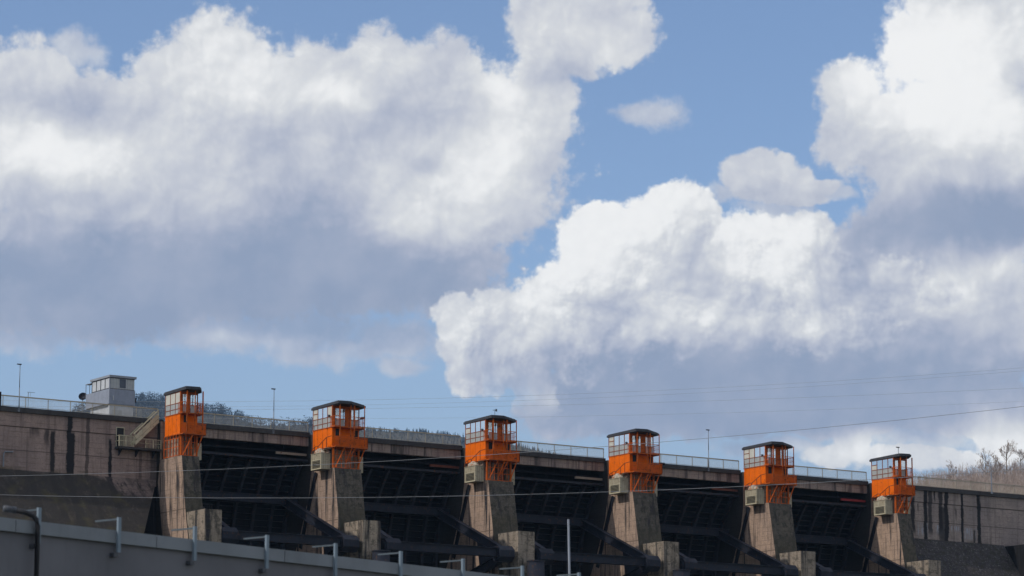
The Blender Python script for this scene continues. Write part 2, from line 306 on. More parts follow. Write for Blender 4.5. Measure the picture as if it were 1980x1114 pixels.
def glass(name, refl=.5, tint=(.45,.5,.52)):
    m = bpy.data.materials.new(name); m.use_nodes = True; T = NT(m.node_tree); m.node_tree.nodes.clear()
    o = T.node('ShaderNodeOutputMaterial'); mx = T.node('ShaderNodeMixShader')
    g = T.node('ShaderNodeBsdfGlossy'); g.inputs['Roughness'].default_value = .03; g.inputs['Color'].default_value = (.9,.93,.95,1)
    bp = T.node('ShaderNodeBump'); bp.inputs['Strength'].default_value = .06; bp.inputs['Distance'].default_value = .1
    T.put(bp.inputs['Height'], T.noise(pos(T), .8, 2)); T.put(g.inputs['Normal'], bp.outputs[0])
    t = T.node('ShaderNodeBsdfTransparent'); t.inputs['Color'].default_value = (*tint, 1)
    mx.inputs[0].default_value = refl; T.put(mx.inputs[1], t.outputs[0]); T.put(mx.inputs[2], g.outputs[0]); T.put(o.inputs[0], mx.outputs[0])
    return m
M = {}
M['front_shade'] = paint('shaded_orange_front', (.30,.062,.012), .65, .4, .3, spec=.08)  # darkened orange: shade under the cabin roof put into the colour
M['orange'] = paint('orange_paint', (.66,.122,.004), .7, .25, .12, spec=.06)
M['orange_dull'] = paint('orange_frame_paint', (.40,.085,.012), .6, .35, .4, spec=.08)
M['orange_rail'] = paint('orange_rail_paint', (.52,.098,.010), .6, .35, .3, spec=.08)
M['roof'] = flat('dark_roofing', (.040,.042,.050), .75, .4)
M['reflect_pane'] = flat('pale_reflection_pane', (.44,.43,.38), .6, .2)  # pale colour imitates sky reflections in some side panes
M['frosted'] = flat('frosted_pane', (.30,.31,.30), .35, .3)
M['glass'] = glass('window_glass', .78, (.22,.25,.28)); M['glass_clear'] = glass('clear_glass', .22, (.7,.74,.74))
M['dark_in'] = flat('dark_interior', (.02,.02,.022), .9, .2)
M['cream'] = paint('cream_sheet_metal', (.30,.265,.19), .6, .4, .25, rustcol=(.15,.10,.055))
M['louvre'] = flat('dark_louvre', (.17,.155,.105), .6, .2)
M['rusty_white'] = paint('flaking_white_paint', (.38,.34,.27), .7, .3, .55, 0, 2.5, (.33,.10,.03))
M['steel_dark'] = paint('dark_gate_steel', (.008,.0095,.014), .55, .45, .12, 0, 1.2, (.035,.02,.014), spec=.07)
M['steel_arm'] = paint('gate_arm_steel', (.018,.021,.031), .5, .4, .22, 0, .8, (.055,.032,.022), spec=.07)
M['steel_edge'] = paint('worn_steel_edge', (.028,.031,.040), .5, .4, .2, spec=.07)
M['rail'] = paint('beige_rail_paint', (.33,.29,.22), .55, .2, .08)
M['stair'] = paint('cream_stair_paint', (.42,.39,.28), .6, .3, .12, rustcol=(.16,.11,.05))
M['pole'] = paint('galvanised_pole', (.17,.19,.22), .5, .2, 0, .3)
M['lamp'] = flat('lamp_head', (.05,.055,.065), .5)
M['cable'] = paint('cable_metal', (.17,.18,.20), .45, .1)
M['cable_far'] = flat('far_cable', (.30,.32,.35), .6, .1)
M['black'] = paint('black_hose', (.012,.013,.016), .45, .2)
M['fascia'] = paint('blue_grey_fascia', (.155,.175,.195), .55, .3, 0, 0, .5)
M['phwall'] = paint('grey_cladding', (.112,.115,.13), .65, .3, 0, 0, .35)
M['bracket'] = paint('zinc_bracket', (.15,.195,.235), .6, .2)
M['bracket_arm'] = paint('dull_bracket_arm', (.07,.09,.105), .7, .3)
M['frame_dark'] = paint('brown_red_frame', (.20,.055,.022), .6, .3, spec=.08)
M['pier_shade'] = concrete('shaded_pier_concrete', (.030,.026,.025), .7, lichen=.1)  # deck shadow on the pier sides painted as near-black concrete
M['bld_panel'] = paint('grey_panel', (.215,.24,.29), .6, .25)
M['bld_glass'] = paint('dark_window_glass', (.05,.065,.09), .12, .1)
M['bld_white'] = flat('white_wall', (.44,.46,.48), .8, .3)
M['bld_roof'] = flat('pale_roof_edge', (.22,.24,.27), .7, .2)
M['bld_up'] = flat('pale_upper_wall', (.37,.385,.38), .8, .3)
M['steel_stiff'] = paint('stiffener_steel', (.010,.012,.017), .5, .4, .1, spec=.07)
M['rust'] = paint('rusty_beam', (.11,.035,.02), .8, .4, .2)
M['redbeam'] = paint('red_beam', (.24,.028,.032), .6, .3)
M['creambeam'] = paint('cream_beam', (.24,.2,.16), .7, .3, .2)
WALLC = (.30,.222,.190); PIERC = (.34,.245,.185)
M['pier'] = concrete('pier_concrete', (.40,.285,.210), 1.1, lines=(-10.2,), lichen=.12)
M['pier_front'] = concrete('weathered_shaded_pier_front', (.105,.088,.068), .9, lichen=.5, moss=(-8.5,(.045,.040,.026),.5))  # lichen and weathering; base also darkened to contrast with the sunlit sides
M['pedestal'] = concrete('pedestal_concrete', (.30,.245,.185), 1.0, lichen=.4)
M['girder'] = concrete('girder_concrete', (.30,.23,.195), .8)
M['coping'] = concrete('stained_coping', (.060,.056,.056), .6, lichen=.12, boards=False)
M['wall_left'] = concrete('left_wall_concrete', WALLC, .35, lines=(-2.1, -4.55),
    streaks=[(-10.9,.6,-6.9,-2.2,.95),(-11.6,.7,-3.6,-2.1,.7),(-9.0,.7,-7.5,-.5,1),(-8.65,.75,-7.5,-2.2,1),(-6.9,.5,-6.9,-.5,.7),(-4.2,.45,-7.2,-2.6,1),(-12.9,.9,-2.8,-2.0,.6),(-13.4,.5,-2.9,-2.0,.5),(1.0,1.3,-6.9,-3.5,.55),(-.6,.4,-8,-3.6,.5)], moss=(-6.7,(.05,.043,.02),.9), moss_x=(-5.6,-2.6,2.2))
M['wall_right'] = concrete('right_wall_concrete', (.285,.232,.205), .35, lines=(-2.1, -4.5),
    streaks=[(109.5,.75,-7.5,-.4,1),(110.25,.75,-6,-.4,.85),(112.0,.75,-5.5,-.5,.9),(112.3,1.5,-7,-2.4,.85),(112.95,.8,-8,-.4,1),(111.0,.35,-1.8,-.5,.9),(115.6,.5,-7.5,-.5,1),(118.4,.75,-9,-.5,1),(107.4,.8,-6,-1.5,.95),(108.3,.22,-3.2,-2.2,.8),(114.6,.4,-3.7,-2.5,.6),(117.6,.4,-7.8,-5,.8)],
    moss=(-6.9,(.028,.026,.026),.95), white=[(109.0,1.9,-6.5,-4.6),(111.9,1.6,-6.2,-4.75),(117.0,2.4,-6.6,-4.8),(114.4,2.0,-5.6,-4.7)])
M['slope_left'] = concrete('mossy_slope_concrete', (.20,.15,.13), .8, lichen=.3, moss=(-6.4,(.026,.024,.022),.93), moss_x=(-5.6,-2.6,2.2), streaks=[(-9.2,1.3,-13,-6.5,.8),(-11,.9,-12,-6.5,.8),(-4.4,.9,-11,-6.5,.8),(-6.7,.6,-12,-7.5,.6),(-13.6,1.0,-13,-7,.7)])
M['slope_right'] = concrete('dark_slope_concrete', (.055,.048,.050), .95, lichen=.9)
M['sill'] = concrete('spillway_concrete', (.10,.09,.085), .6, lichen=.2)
M['blackwall'] = concrete('black_stain_shade_concrete', (.010,.010,.012), .5)  # near-black colour stands in for shade under the decks and in the recess
# ---------------------------------------------------------------- ground, water, hills (setting)
def ground():
    m, T, b = new_mat('ground_grass'); P = pos(T); n = T.noise(P, .05, 6, .6); n2 = T.noise(P, 1.1, 4)
    c = T.mix(T.smooth(n, .4, .6), (.075,.085,.04), (.13,.115,.075)); c = T.mix(T.smooth(n2, .4, .7, 0, .5), c, (.05,.055,.03))
    T.put(b.inputs['Base Color'], c); b.inputs['Roughness'].default_value = 1
    R = 9000
    tag(MB().add([(-R,-R,-49),(R,-R,-49),(R,R,-49),(-R,R,-49)], [(0,1,2,3)]).build('ground', m), kind='structure')
    m, T, b = new_mat('lake_water'); b.inputs['Base Color'].default_value = (.02,.04,.045,1); b.inputs['Roughness'].default_value = .08
    bp = T.node('ShaderNodeBump'); bp.inputs['Strength'].default_value = .2; T.put(bp.inputs['Height'], T.noise(pos(T), .6, 4)); T.put(b.inputs['Normal'], bp.outputs[0])
    tag(MB().add([(-150,12.3,-3.6),(1200,12.3,-3.6),(1500,2600,-3.6),(-400,2600,-3.6)], [(0,1,2,3)]).build('reservoir_water', m), kind='structure')
ground()
# far wooded ridge: crest follows the skyline above the dam
RIDGE = [(1482,4007,557),(1730,3914,591),(1897,3874,612),(1973,3837,629),(2002,3821,633),(2063,3789,617),(2086,3776,617),(2109,3762,606),(2136,3748,597),(2174,3725,597),(2204,3708,600),(2271,3669,591),(2303,3648,589),(2339,3626,589),(2393,3590,581),(2455,3549,569),(2492,3524,558),(2517,3507,547),(2579,3462,518),(2722,3356,451),(2954,3201,378),(3342,2953,309)]
def far_hill():
    m, T, b = new_mat('wooded_hill_floor'); P = pos(T)
    T.put(b.inputs['Base Color'], T.mix(T.smooth(T.noise(P, .03, 5), .35, .65), (.018,.021,.018), (.028,.026,.022))); b.inputs['Roughness'].default_value = 1  # albedo lowered to stand in for cloud shadow on the ridge
    mb = MB(); n = len(RIDGE); vs = []; rows = 14
    nx, ny = -.45, -.89
    for j in range(rows+1):
        t = j/rows
        for x, y, z in RIDGE:
            k = 960*t
            zz = z-5.5-(z+40)*(t**1.15)+10*sin(x*.021+j)*t
            vs.append((x+nx*k, y+ny*k, max(zz, -30)))
    for x, y, z in RIDGE: vs.append((x-nx*800, y-ny*800, z-300))
    fs = [(j*n+i, (j+1)*n+i, (j+1)*n+i+1, j*n+i+1) for j in range(rows) for i in range(n-1)]
    r = (rows+1)*n; fs += [(i, i+1, r+i+1, r+i) for i in range(n-1)]
    tag(mb.add(vs, fs).build('hill', m, smooth=True), kind='structure')
    # the wood on it
    rnd = random.Random(3); fm = MB()
    def conifer(p, h):
        w = h*.17
        for k in range(4):
            z0 = h*(.12+.2*k); z1 = h*(.45+.185*k); r = w*(1-.2*k); a0 = rnd.random()*6
            ring = [p+Vector((cos(a0+i*pi/3)*r*rnd.uniform(.7,1.15), sin(a0+i*pi/3)*r*rnd.uniform(.7,1.15), z0+rnd.uniform(-.4,.2))) for i in range(6)]
            fm.add(ring+[p+Vector((0,0,min(z1,h)))], [(i,(i+1)%6,6) for i in range(6)])
    def broad(p, h):
        fm.tube([p, p+Vector((0,0,h*.6))], .25, 3, .1)
        for k in range(34):
            a = rnd.random()*2*pi; u = rnd.random()**.5; zz = h*rnd.uniform(.3,1)
            r = h*.36*u*math.sqrt(max(.05, 1-((zz/h-.62)/.42)**2))
            c = p+Vector((cos(a)*r, sin(a)*r, zz)); q = rnd.uniform(.5,1.4)
            d1 = Vector((rnd.gauss(0,1),rnd.gauss(0,1),rnd.gauss(0,1))).normalized()*q; d2 = Vector((rnd.gauss(0,1),rnd.gauss(0,1),rnd.gauss(0,1))).normalized()*q
            fm.add([c-d1, c+d2*.6, c+d1, c-d2*.6], [(0,1,2,3)])
    def rp(s):
        i = min(int(s), n-2); f = s-i; a, b2 = Vector(RIDGE[i]), Vector(RIDGE[i+1]); return a.lerp(b2, f)
    for i in range(2, n-3):
        L = (Vector(RIDGE[i+1])-Vector(RIDGE[i])).length
        for _ in range(int(L*4.2)):
            t = rnd.random()**1.5*.24; k = 960*t; p = rp(i+rnd.random())
            zz = p.z-5.5-(p.z+40)*(t**1.15)
            q = Vector((p.x+nx*k, p.y+ny*k, zz-1))
            if (p.x < 2150 and rnd.random() < .85) or (p.x < 2250 and rnd.random() < .4): fm.mi = 1; broad(q, rnd.uniform(9,15))
            else: fm.mi = 0; conifer(q, rnd.uniform(5.5,8.5))
    m1 = flat('hazy_conifer_blue', (.006,.016,.029), .95, .5, .1); m2 = flat('hazy_bare_branches', (.018,.021,.030), .95, .4, .1)  # dark blue tint puts haze and cloud shadow into the tree colours
    tag(fm.build('forest', [m1, m2]), 'dark wood of conifers and bare trees along the hazy ridge behind the dam', 'forest', kind='stuff')
far_hill()
# near hillside at the right end of the dam
def hill_z(x, y):
    return 15.0+ (x-205)*.12 + (y-118)*.05 + 1.2*sin(x*.11+y*.07) + .6*sin(x*.31)
def near_hill():
    m, T, b = new_mat('dry_grass'); P = pos(T)
    c = T.mix(T.smooth(T.noise(P, .3, 6, .65), .35, .65), (.30,.25,.20), (.20,.16,.13)); c = T.mix(T.smooth(T.noise(P, 2.5, 5, .7), .5, .7, 0, .6), c, (.10,.08,.065))
    T.put(b.inputs['Base Color'], c); b.inputs['Roughness'].default_value = 1
    mb = MB(); nx, ny = 34, 26; vs = []
    for j in range(ny+1):
        for i in range(nx+1):
            x = 165+i*8; y = 20+j*8
            z = hill_z(x, y); e = min(1, max(0, (x-170)/38)); z = -12*(1-e)+z*e
            if j in (0, ny) or i in (0, nx): z = -50
            vs.append((x, y, z))
    w = nx+1
    tag(mb.add(vs, [(j*w+i, j*w+i+1, (j+1)*w+i+1, (j+1)*w+i) for j in range(ny) for i in range(nx)]).build('hillside', m, smooth=True), kind='structure')
    rnd = random.Random(11); tm = flat('bare_twigs', (.26,.20,.17), .95, .3, .6); bk = flat('grey_bark', (.16,.135,.12), .95, .3, 1.0)
    def grow(tr, tw, p, d, L, r, lev):
        q = p+d*L
        mid = p.lerp(q, .5)+Vector((rnd.gauss(0,.03),rnd.gauss(0,.03),0))*L
        (tr if lev < 2 else tw).tube([p, mid, q], r, 4 if lev < 2 else 3, r*.6)
        if lev >= 4: return
        for k in range((4, 4, 4, 3)[lev]):
            f = rnd.uniform(.35, 1.0); a = rnd.random()*2*pi; sp = rnd.uniform(.35,.8)
            side = d.orthogonal().normalized(); side.rotate(Matrix.Rotation(a, 3, d))
            nd = (d*cos(sp)+side*sin(sp)+Vector((0,0,.28))).normalized()
            grow(tr, tw, p.lerp(q, f), nd, L*rnd.uniform(.42,.68), max(r*.5*(1.1-f*.35), .012), lev+1)
    def tree(x, y, h, label):
        z = hill_z(x, y)-.3
        t = thing('bare_tree', label, 'tree', (x, y, z), 0, 'bare trees on the dry slope')
        tr, tw = MB(), MB(); base = Vector((0,0,0)); r = h*.017
        ax = [Vector((rnd.gauss(0,.02)*h*i/5, rnd.gauss(0,.02)*h*i/5, h*.9*i/5)) for i in range(6)]
        tr.tube(ax, r, 6, r*.25)
        for k in range(15):
            f = rnd.uniform(.28, 1.0); i = min(int(f*5), 4); p = ax[i].lerp(ax[i+1], f*5-i); a = rnd.random()*2*pi; el = rnd.uniform(.5, 1.05)
            grow(tr, tw, p, Vector((cos(a)*cos(el), sin(a)*cos(el), sin(el))), h*rnd.uniform(.16,.30)*(1.25-f*.6), r*.42*(1.2-f*.7), 1)
        tr.build('trunk', bk, t); tw.build('crown', tm, t)
    T_ = [(217.3,119.5,9.0,'bushy bare tree nearest the rightmost orange cabin, low on the slope'),(219.2,117.7,6.0,'low rounded bare tree right of the bushy one by the cabin'),
     (221.7,116.0,10.2,'slim bare tree standing alone with a clear sky gap on its left'),(223.3,115.3,9.0,'bare tree in the shadow of the tallest one, on its left'),
     (224.3,113.5,12.6,'tallest bare tree on the slope, thin straight trunk, lacy top'),(226.3,112.3,8.8,'bare tree just right of the slim steel post on the wall'),
     (227.8,110.6,9.6,'twiggy bare tree between the steel post and the frame edge'),(230.3,109.6,10.2,'pinkish bare tree near the right edge of the picture'),(232.0,108.2,9.4,'bare tree cut off by the right edge of the picture')]
    T_ = [(x, y, h*.66, l) for x, y, h, l in T_]
    for x, y, h, l in T_: tree(x, y, h, l)
    bm = MB()
    for _ in range(6500):
        x = rnd.uniform(203, 250); y = rnd.uniform(98, 136)
        e = min(1, max(.2, (x-206)/7)); z = hill_z(x, y); h = rnd.uniform(1.4, 4.5)*e
        p = Vector((x, y, z-.2)); d = Vector((rnd.gauss(0,.22), rnd.gauss(0,.22), 1))
        q = p+d*h; bm.mi = rnd.randrange(2); bm.tube([p, q], .028, 3, .012)
        for k in range(6):
            s = p.lerp(q, rnd.uniform(.3,.95)); bm.tube([s, s+Vector((rnd.gauss(0,.4),rnd.gauss(0,.4),rnd.uniform(.3,.9)))*rnd.uniform(.5,1.1)], .016, 3, .008)
    tag(bm.build('brushwood', [flat('brush_tan', (.42,.35,.31), .95, .3, .5), flat('brush_brown', (.31,.25,.22), .95, .3, .5)]), 'thicket of bare tan brushwood covering the slope at the right end', 'brush', kind='stuff')
near_hill()
# ---------------------------------------------------------------- dam
PX = [(1.34,3.4),(20,23.4),(40,43.4),(60,63.4),(80,83.4),(100,102.15)]
dam = thing('dam', 'long weathered concrete dam with six sloping piers and stained side walls', 'dam', (0,0,-49))
DAM_Z = 49
def dpart(mb, name, mat, parent=None):
    o = mb.build(name, mat, parent or dam)
    if parent is None: o.location = (0,0,DAM_Z)
    return o
for i, (a, b_) in enumerate(PX):
    w = b_-a
    mb = MB()
    prof = [(-.5,-4.5),(-.78,-6),(-1.75,-11.4),(-2.6,-14.5),(-9,-48.9),(11.5,-48.9),(11.5,-.35),(4.35,-.35),(4.35,-4.5)]
    n = len(prof)
    split = [(4.35,-4.5),(4.9,-7.2),(6.6,-11.2),(8.5,-14.6),(9.5,-48.9)] if i else [(4.35,-4.5),(4.7,-6.9),(3.2,-14),(-3,-48.9)]  # edge of the painted deck shadow on the side faces
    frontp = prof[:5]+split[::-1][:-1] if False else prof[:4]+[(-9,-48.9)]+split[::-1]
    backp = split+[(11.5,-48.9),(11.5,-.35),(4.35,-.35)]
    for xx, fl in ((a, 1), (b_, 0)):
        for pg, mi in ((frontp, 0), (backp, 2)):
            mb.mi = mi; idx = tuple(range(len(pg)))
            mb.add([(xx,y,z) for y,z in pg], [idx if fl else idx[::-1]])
    mb.mi = 0
    for k in range(n):
        (y0,z0),(y1,z1) = prof[k], prof[(k+1)%n]
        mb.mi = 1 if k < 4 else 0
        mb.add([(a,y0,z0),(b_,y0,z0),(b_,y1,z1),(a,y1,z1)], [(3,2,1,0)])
    pier = dpart(mb, 'pier', [M['pier'], M['pier_front'], M['pier_shade']])
    if i:
        g = MB(); arc = [(3.1+.35*t+ .0, -4.66-.0) for t in ()]
        pts = [Vector((a-.07, 3.2+(5.3-3.2)*t+1.1*t*t, -4.7-4.6*t-3.4*t*t)) for t in [k/8 for k in range(9)]]
        for p, q in zip(pts, pts[1:]): g.bar(p, q, .14, .5)
        gt = g.build('gate_track', M['steel_dark'], pier)
        g = MB()
        for p, q in zip(pts, pts[1:]): g.bar(p+Vector((-.1,-.32,-.1)), q+Vector((-.1,-.32,-.1)), .05, .05)
        g.build('pipe', M['steel_edge'], pier)
    px0 = a+.6 if i else a+.1
    if i == 5: px0 = a+.35
    pw = 2.2 if 0 < i < 5 else 2.0
    zt = -10.6
    MB().box(px0, px0+pw, -5.6, -1.4, -48.9, zt).build('pedestal', M['pedestal'], pier)
    c = MB()
    for k in range(9):
        c.bar((px0+.9+k*.28, -1.35, zt), (px0+.9+k*.28, -1.35, zt+1.1), .035)
    for z in (.35,.75,1.1): c.bar((px0+.8, -1.35, zt+z), (px0+3.2, -1.35, zt+z), .035)
    c.build('cage', M['steel_edge'], pier)
# side walls
def prof_wall(mb, x0, x1):
    return mb.prism_x([(5,-.62),(5,-2.1),(5.07,-2.13),(5.07,-48.9),(16,-48.9),(16,-.62)], x0, x1)
wl = dpart(prof_wall(MB(), -160, 1.335), 'left_wall', M['wall_left']); wl.name = 'wall'
wr = dpart(prof_wall(MB(), 102.155, 190), 'wall', M['wall_right'])
dpart(MB().box(-160, 1.9, 4.72, 16, -.62, -.1), 'coping', M['coping'])
dpart(MB().box(102.0, 190, 4.72, 16, -.62, -.1), 'coping', M['coping'])
# downstream slopes below the walls
def slope(mb, x0, x1, xtop, zt, k=.72):
    # x1: right edge at -12.6 m, xtop: right edge at the top
    yb = 5-k*(48.9+zt)*1
    def y(z): return 5.06-k*(zt-z)
    xb = xtop+(x1-xtop)*(zt+48.9)/(zt+12.6)
    v = [(x0,y(zt),zt),(xtop,y(zt),zt),(xb,y(-48.9),-48.9),(x0,y(-48.9),-48.9),(x0,5.05,-48.9),(xb,5.05,-48.9)]
    return mb.add(v, [(3,2,1,0),(4,3,0),(1,2,5),(3,4,5,2),(0,1,5,4)])
sl = dpart(slope(MB(), -160, -2.2, 1.33, -6.6), 'slope_face', M['slope_left'])
MBr = MB(); v = [(102.3,5.06,-6.65),(122.6,5.06,-6.75),(122.6,5.06-.72*42.2,-48.9),(102.3,5.06-.72*42.2,-48.9),(102.3,5.05,-48.9),(122.6,5.05,-48.9)]
MBr.add(v, [(3,2,1,0),(4,3,0),(1,2,5),(3,4,5,2),(0,1,5,4)])
dpart(MBr, 'slope_face', M['slope_right'])
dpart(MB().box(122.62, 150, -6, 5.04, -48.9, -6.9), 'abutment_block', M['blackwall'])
dpart(MB().box(-3.4, 1.33, 4.95, 5.06, -48, -7.3), 'recess_shade', M['blackwall'])  # dark sheet standing in for the corner shade beside the pier
# spillway bodies under the gates
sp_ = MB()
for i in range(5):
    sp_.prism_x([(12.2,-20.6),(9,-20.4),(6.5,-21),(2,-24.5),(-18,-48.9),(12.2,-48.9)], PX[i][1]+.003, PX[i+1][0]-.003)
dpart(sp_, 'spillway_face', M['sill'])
# ---------------------------------------------------------------- bridge spans between piers
GR = 'concrete bridge spans between the piers'
SPAN_LAB = ['concrete bridge span between the two leftmost orange cabins, cream beam beneath','concrete bridge span between the second and third cabins from left, rust beam beneath','streaked bridge span in the middle bay, pale beam stub beneath','bridge span between the fourth and fifth cabins, thin tan beam beneath','concrete bridge span between the two rightmost cabins, red beam beneath']
for i in range(5):
    a, b_ = PX[i][1]+.02, PX[i+1][0]-.02; L = b_-a
    t = thing('bridge_span', SPAN_LAB[i], 'bridge span', (a, 5, -1.6), 0, GR)
    g = MB(); g.box(0, L, 0, .5, 0, 1.0)
    for k in range(4): g.box(L*(.04+.24*k), L*(.04+.24*k)+.22, -.06, -.002, .05, .92)
    g.build('girder', M['girder'], t)
    MB().box(0, L, -.28, .55, 1.0, 1.5).build('coping', M['coping'], t)
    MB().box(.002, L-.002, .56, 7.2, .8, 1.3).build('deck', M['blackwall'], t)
    MB().box(.002, L-.002, 5.6, 6.2, -3.6, .79).build('rear_light_block', M['blackwall'], t)  # unseen wall added behind the gate to block light from upstream
    bm = [M['creambeam'], M['rust'], M['creambeam'], M['rust'], M['redbeam']][i]
    MB().box(L-3.9, L-.05, .3, .52, -1.05, -.80).build('hoist_beam', bm, t)
    s = MB(); s.box(.3, L-.3, .7, .9, -.75, -.55).build('lower_beam', M['steel_dark'], t)
# ---------------------------------------------------------------- radial gates
TY, TZ, RG = -5.0, -13.2, 15.0
def arc(r, a): return (TY+r*cos(a), TZ+r*sin(a))
def gate_parts(t, L):
    a0, a1 = math.asin((TZ+20.2)/-RG) if False else math.asin(-7.1/RG), math.asin(10.25/RG)
    N = 26; A = [a0+(a1-a0)*k/N for k in range(N+1)]
    sk = MB(); vs = []
    for r in (RG, RG+.12):
        for a in A:
            y, z = arc(r, a); vs += [(0.05,y,z),(L-.05,y,z)]
    n2 = 2*(N+1); fs = []
    for k in range(N):
        q = 2*k; fs.append((q,q+2,q+3,q+1)); fs.append((n2+q,n2+q+1,n2+q+3,n2+q+2))
    fs += [(0,1,n2+1,n2),(2*N,n2+2*N,n2+2*N+1,2*N+1)]
    sk.add(vs, fs)
    sk.build('skin_plate', M['steel_dark'], t)
    st = MB()
    for k in range(1, 27):
        a = a0+(a1-a0)*k/27; y, z = arc(RG-.16, a); st.bar((.1,y,z),(L-.1,y,z), .3, .06, (cos(a)*0, -sin(a), cos(a)))
    st.build('stiffener', M['steel_stiff'], t)['kind'] = 'stuff'
    for x in (.45, 2.7, 5.0, 7.3, 9.6, 11.9, 14.2, L-.5):
        rb = MB(); vs = []
        for r in (RG-.75, RG-.004):
            for a in A:
                y, z = arc(r, a); vs += [(x-.04,y,z),(x+.04,y,z)]
        fs = []
        for k in range(N):
            q = 2*k; fs += [(q,q+1,q+3,q+2),(q,q+2,n2+q+2,n2+q),(q+1,n2+q+1,n2+q+3,q+3)]
        rb.add(vs, fs)
        vs = []
        for a in A:
            y, z = arc(RG-.752, a); vs += [(x-.15,y,z),(x+.15,y,z)]
        rb.add(vs, [(2*k,2*k+1,2*k+3,2*k+2) for k in range(N)])
        rb.build('rib', M['steel_edge'], t)
    yt, zt = arc(RG-.2, a1); MB().box(.1, L-.1, yt-.8, yt+.1, zt-.22, zt+.02).build('top_beam', M['steel_edge'], t)
    for nm, zg in (('upper_girder', -7.5), ('lower_girder', -17.3)):
        y = TY+math.sqrt(RG*RG-(zg-TZ)**2)-.8
        g = MB(); g.box(.25, L-.25, y-1.25, y-1.1, zg-.42, zg+.42); g.box(.25, L-.25, y-1.4, y, zg+.42, zg+.47); g.box(.25, L-.25, y-1.4, y, zg-.47, zg-.42)
        g.build(nm, M['steel_arm'], t)
    for x, xh in ((L-1.75, L-1.2), (1.75, 1.2)):
        for zg in (-7.5, -17.3):
            y = TY+math.sqrt(RG*RG-(zg-TZ)**2)-1.5
            d = MB(); p, q = Vector((x,y,zg)), Vector((xh,TY+.4,TZ+(.5 if zg > -13 else -.5)))
            up = Vector((0,0,1))
            d.bar(p, q, .10, .85); n_ = (q-p).normalized().cross(Vector((1,0,0))).normalized()
            for s_ in (-.45,.45): d.bar(p+n_*s_, q+n_*s_, .62, .08)
            d.build('arm', M['steel_arm'], t)
        g = MB(); yy = TY+math.sqrt(RG*RG-5.7**2)-1.5
        P1 = Vector((xh,TY+.2,TZ)); U = Vector((x,yy,-7.5)); D = Vector((x, TY+math.sqrt(RG*RG-4.1**2)-1.5, -17.3))
        A1 = P1.lerp(U, .36); A2 = P1.lerp(D, .30)
        g.add([P1+Vector((-.05,0,0)), A1+Vector((-.05,0,0)), A2+Vector((-.05,0,0)), P1+Vector((.05,0,0)), A1+Vector((.05,0,0)), A2+Vector((.05,0,0))], [(0,1,2),(5,4,3),(0,3,4,1),(1,4,5,2),(2,5,3,0)])
        g.build('gusset_plate', M['steel_arm'], t)
        h = MB(); x0, x1 = (xh-.7, L-.03) if xh > L/2 else (.03, xh+.7)
        oct_ = [(TY+.95*cos(pi/8+k*pi/4), TZ+.95*sin(pi/8+k*pi/4)) for k in range(8)]
        h.prism_x(oct_, x0, x1); h.prism_x([(TY+.6*cos(k*pi/6), TZ+.6*sin(k*pi/6)) for k in range(12)], x0-.12, x0)
        h.build('trunnion_hub', M['steel_arm'], t)
    h = MB(); h.box(1.9, L-1.9, TY-.3, TY-.15, TZ-.3, TZ+.55); h.box(1.9, L-1.9, TY-.55, TY+.3, TZ+.55, TZ+.62); h.box(1.9, L-1.9, TY-.55, TY+.3, TZ-.37, TZ-.3)
    h.build('cross_beam', M['steel_arm'], t)
GL = ['dark ribbed steel gate in the bay right of the leftmost cabin','dark ribbed steel gate between the second and third piers from left','dark ribbed steel gate in the middle bay, partly behind the grey mast','dark ribbed steel gate between the fourth and fifth piers from left','dark ribbed steel gate in the rightmost bay beneath the red beam']
t0 = thing('spillway_gate', GL[0], 'gate', (PX[0][1], 0, 0), 0, 'radial spillway gates'); gate_parts(t0, 16.6)
for i in range(1, 5):
    c = copy_tree(t0); c.location = (PX[i][1], 0, 0); c['label'] = GL[i]
t0.scale = (1,1,1)
TK = ['dark steel tank beside the pedestal of the second pier from left','dark steel tank beside the pedestal of the third pier, left of the grey mast','dark steel tank beside the pedestal of the fourth pier','dark steel tank beside the pedestal of the fifth pier']
tk0 = None
for i in (1,2,3,4):
    if tk0 is None:
        tk0 = thing('steel_tank', TK[0], 'tank', (0,0,0), 0, 'steel tanks beside the pedestals')
        b2 = MB(); b2.prism_z([(.95*cos(k*pi/10), .95*sin(k*pi/10)) for k in range(20)], -14, 0); b2.build('shell', M['steel_arm'], tk0, True)
        b2 = MB(); b2.prism_z([(1.02*cos(k*pi/10), 1.02*sin(k*pi/10)) for k in range(20)], 0, .12); b2.build('lid', M['steel_edge'], tk0)
        c = tk0
    else:
        c = copy_tree(tk0); c['label'] = TK[i-1]
    c.location = (PX[i][0]+2.05, -6.95, -14.05)
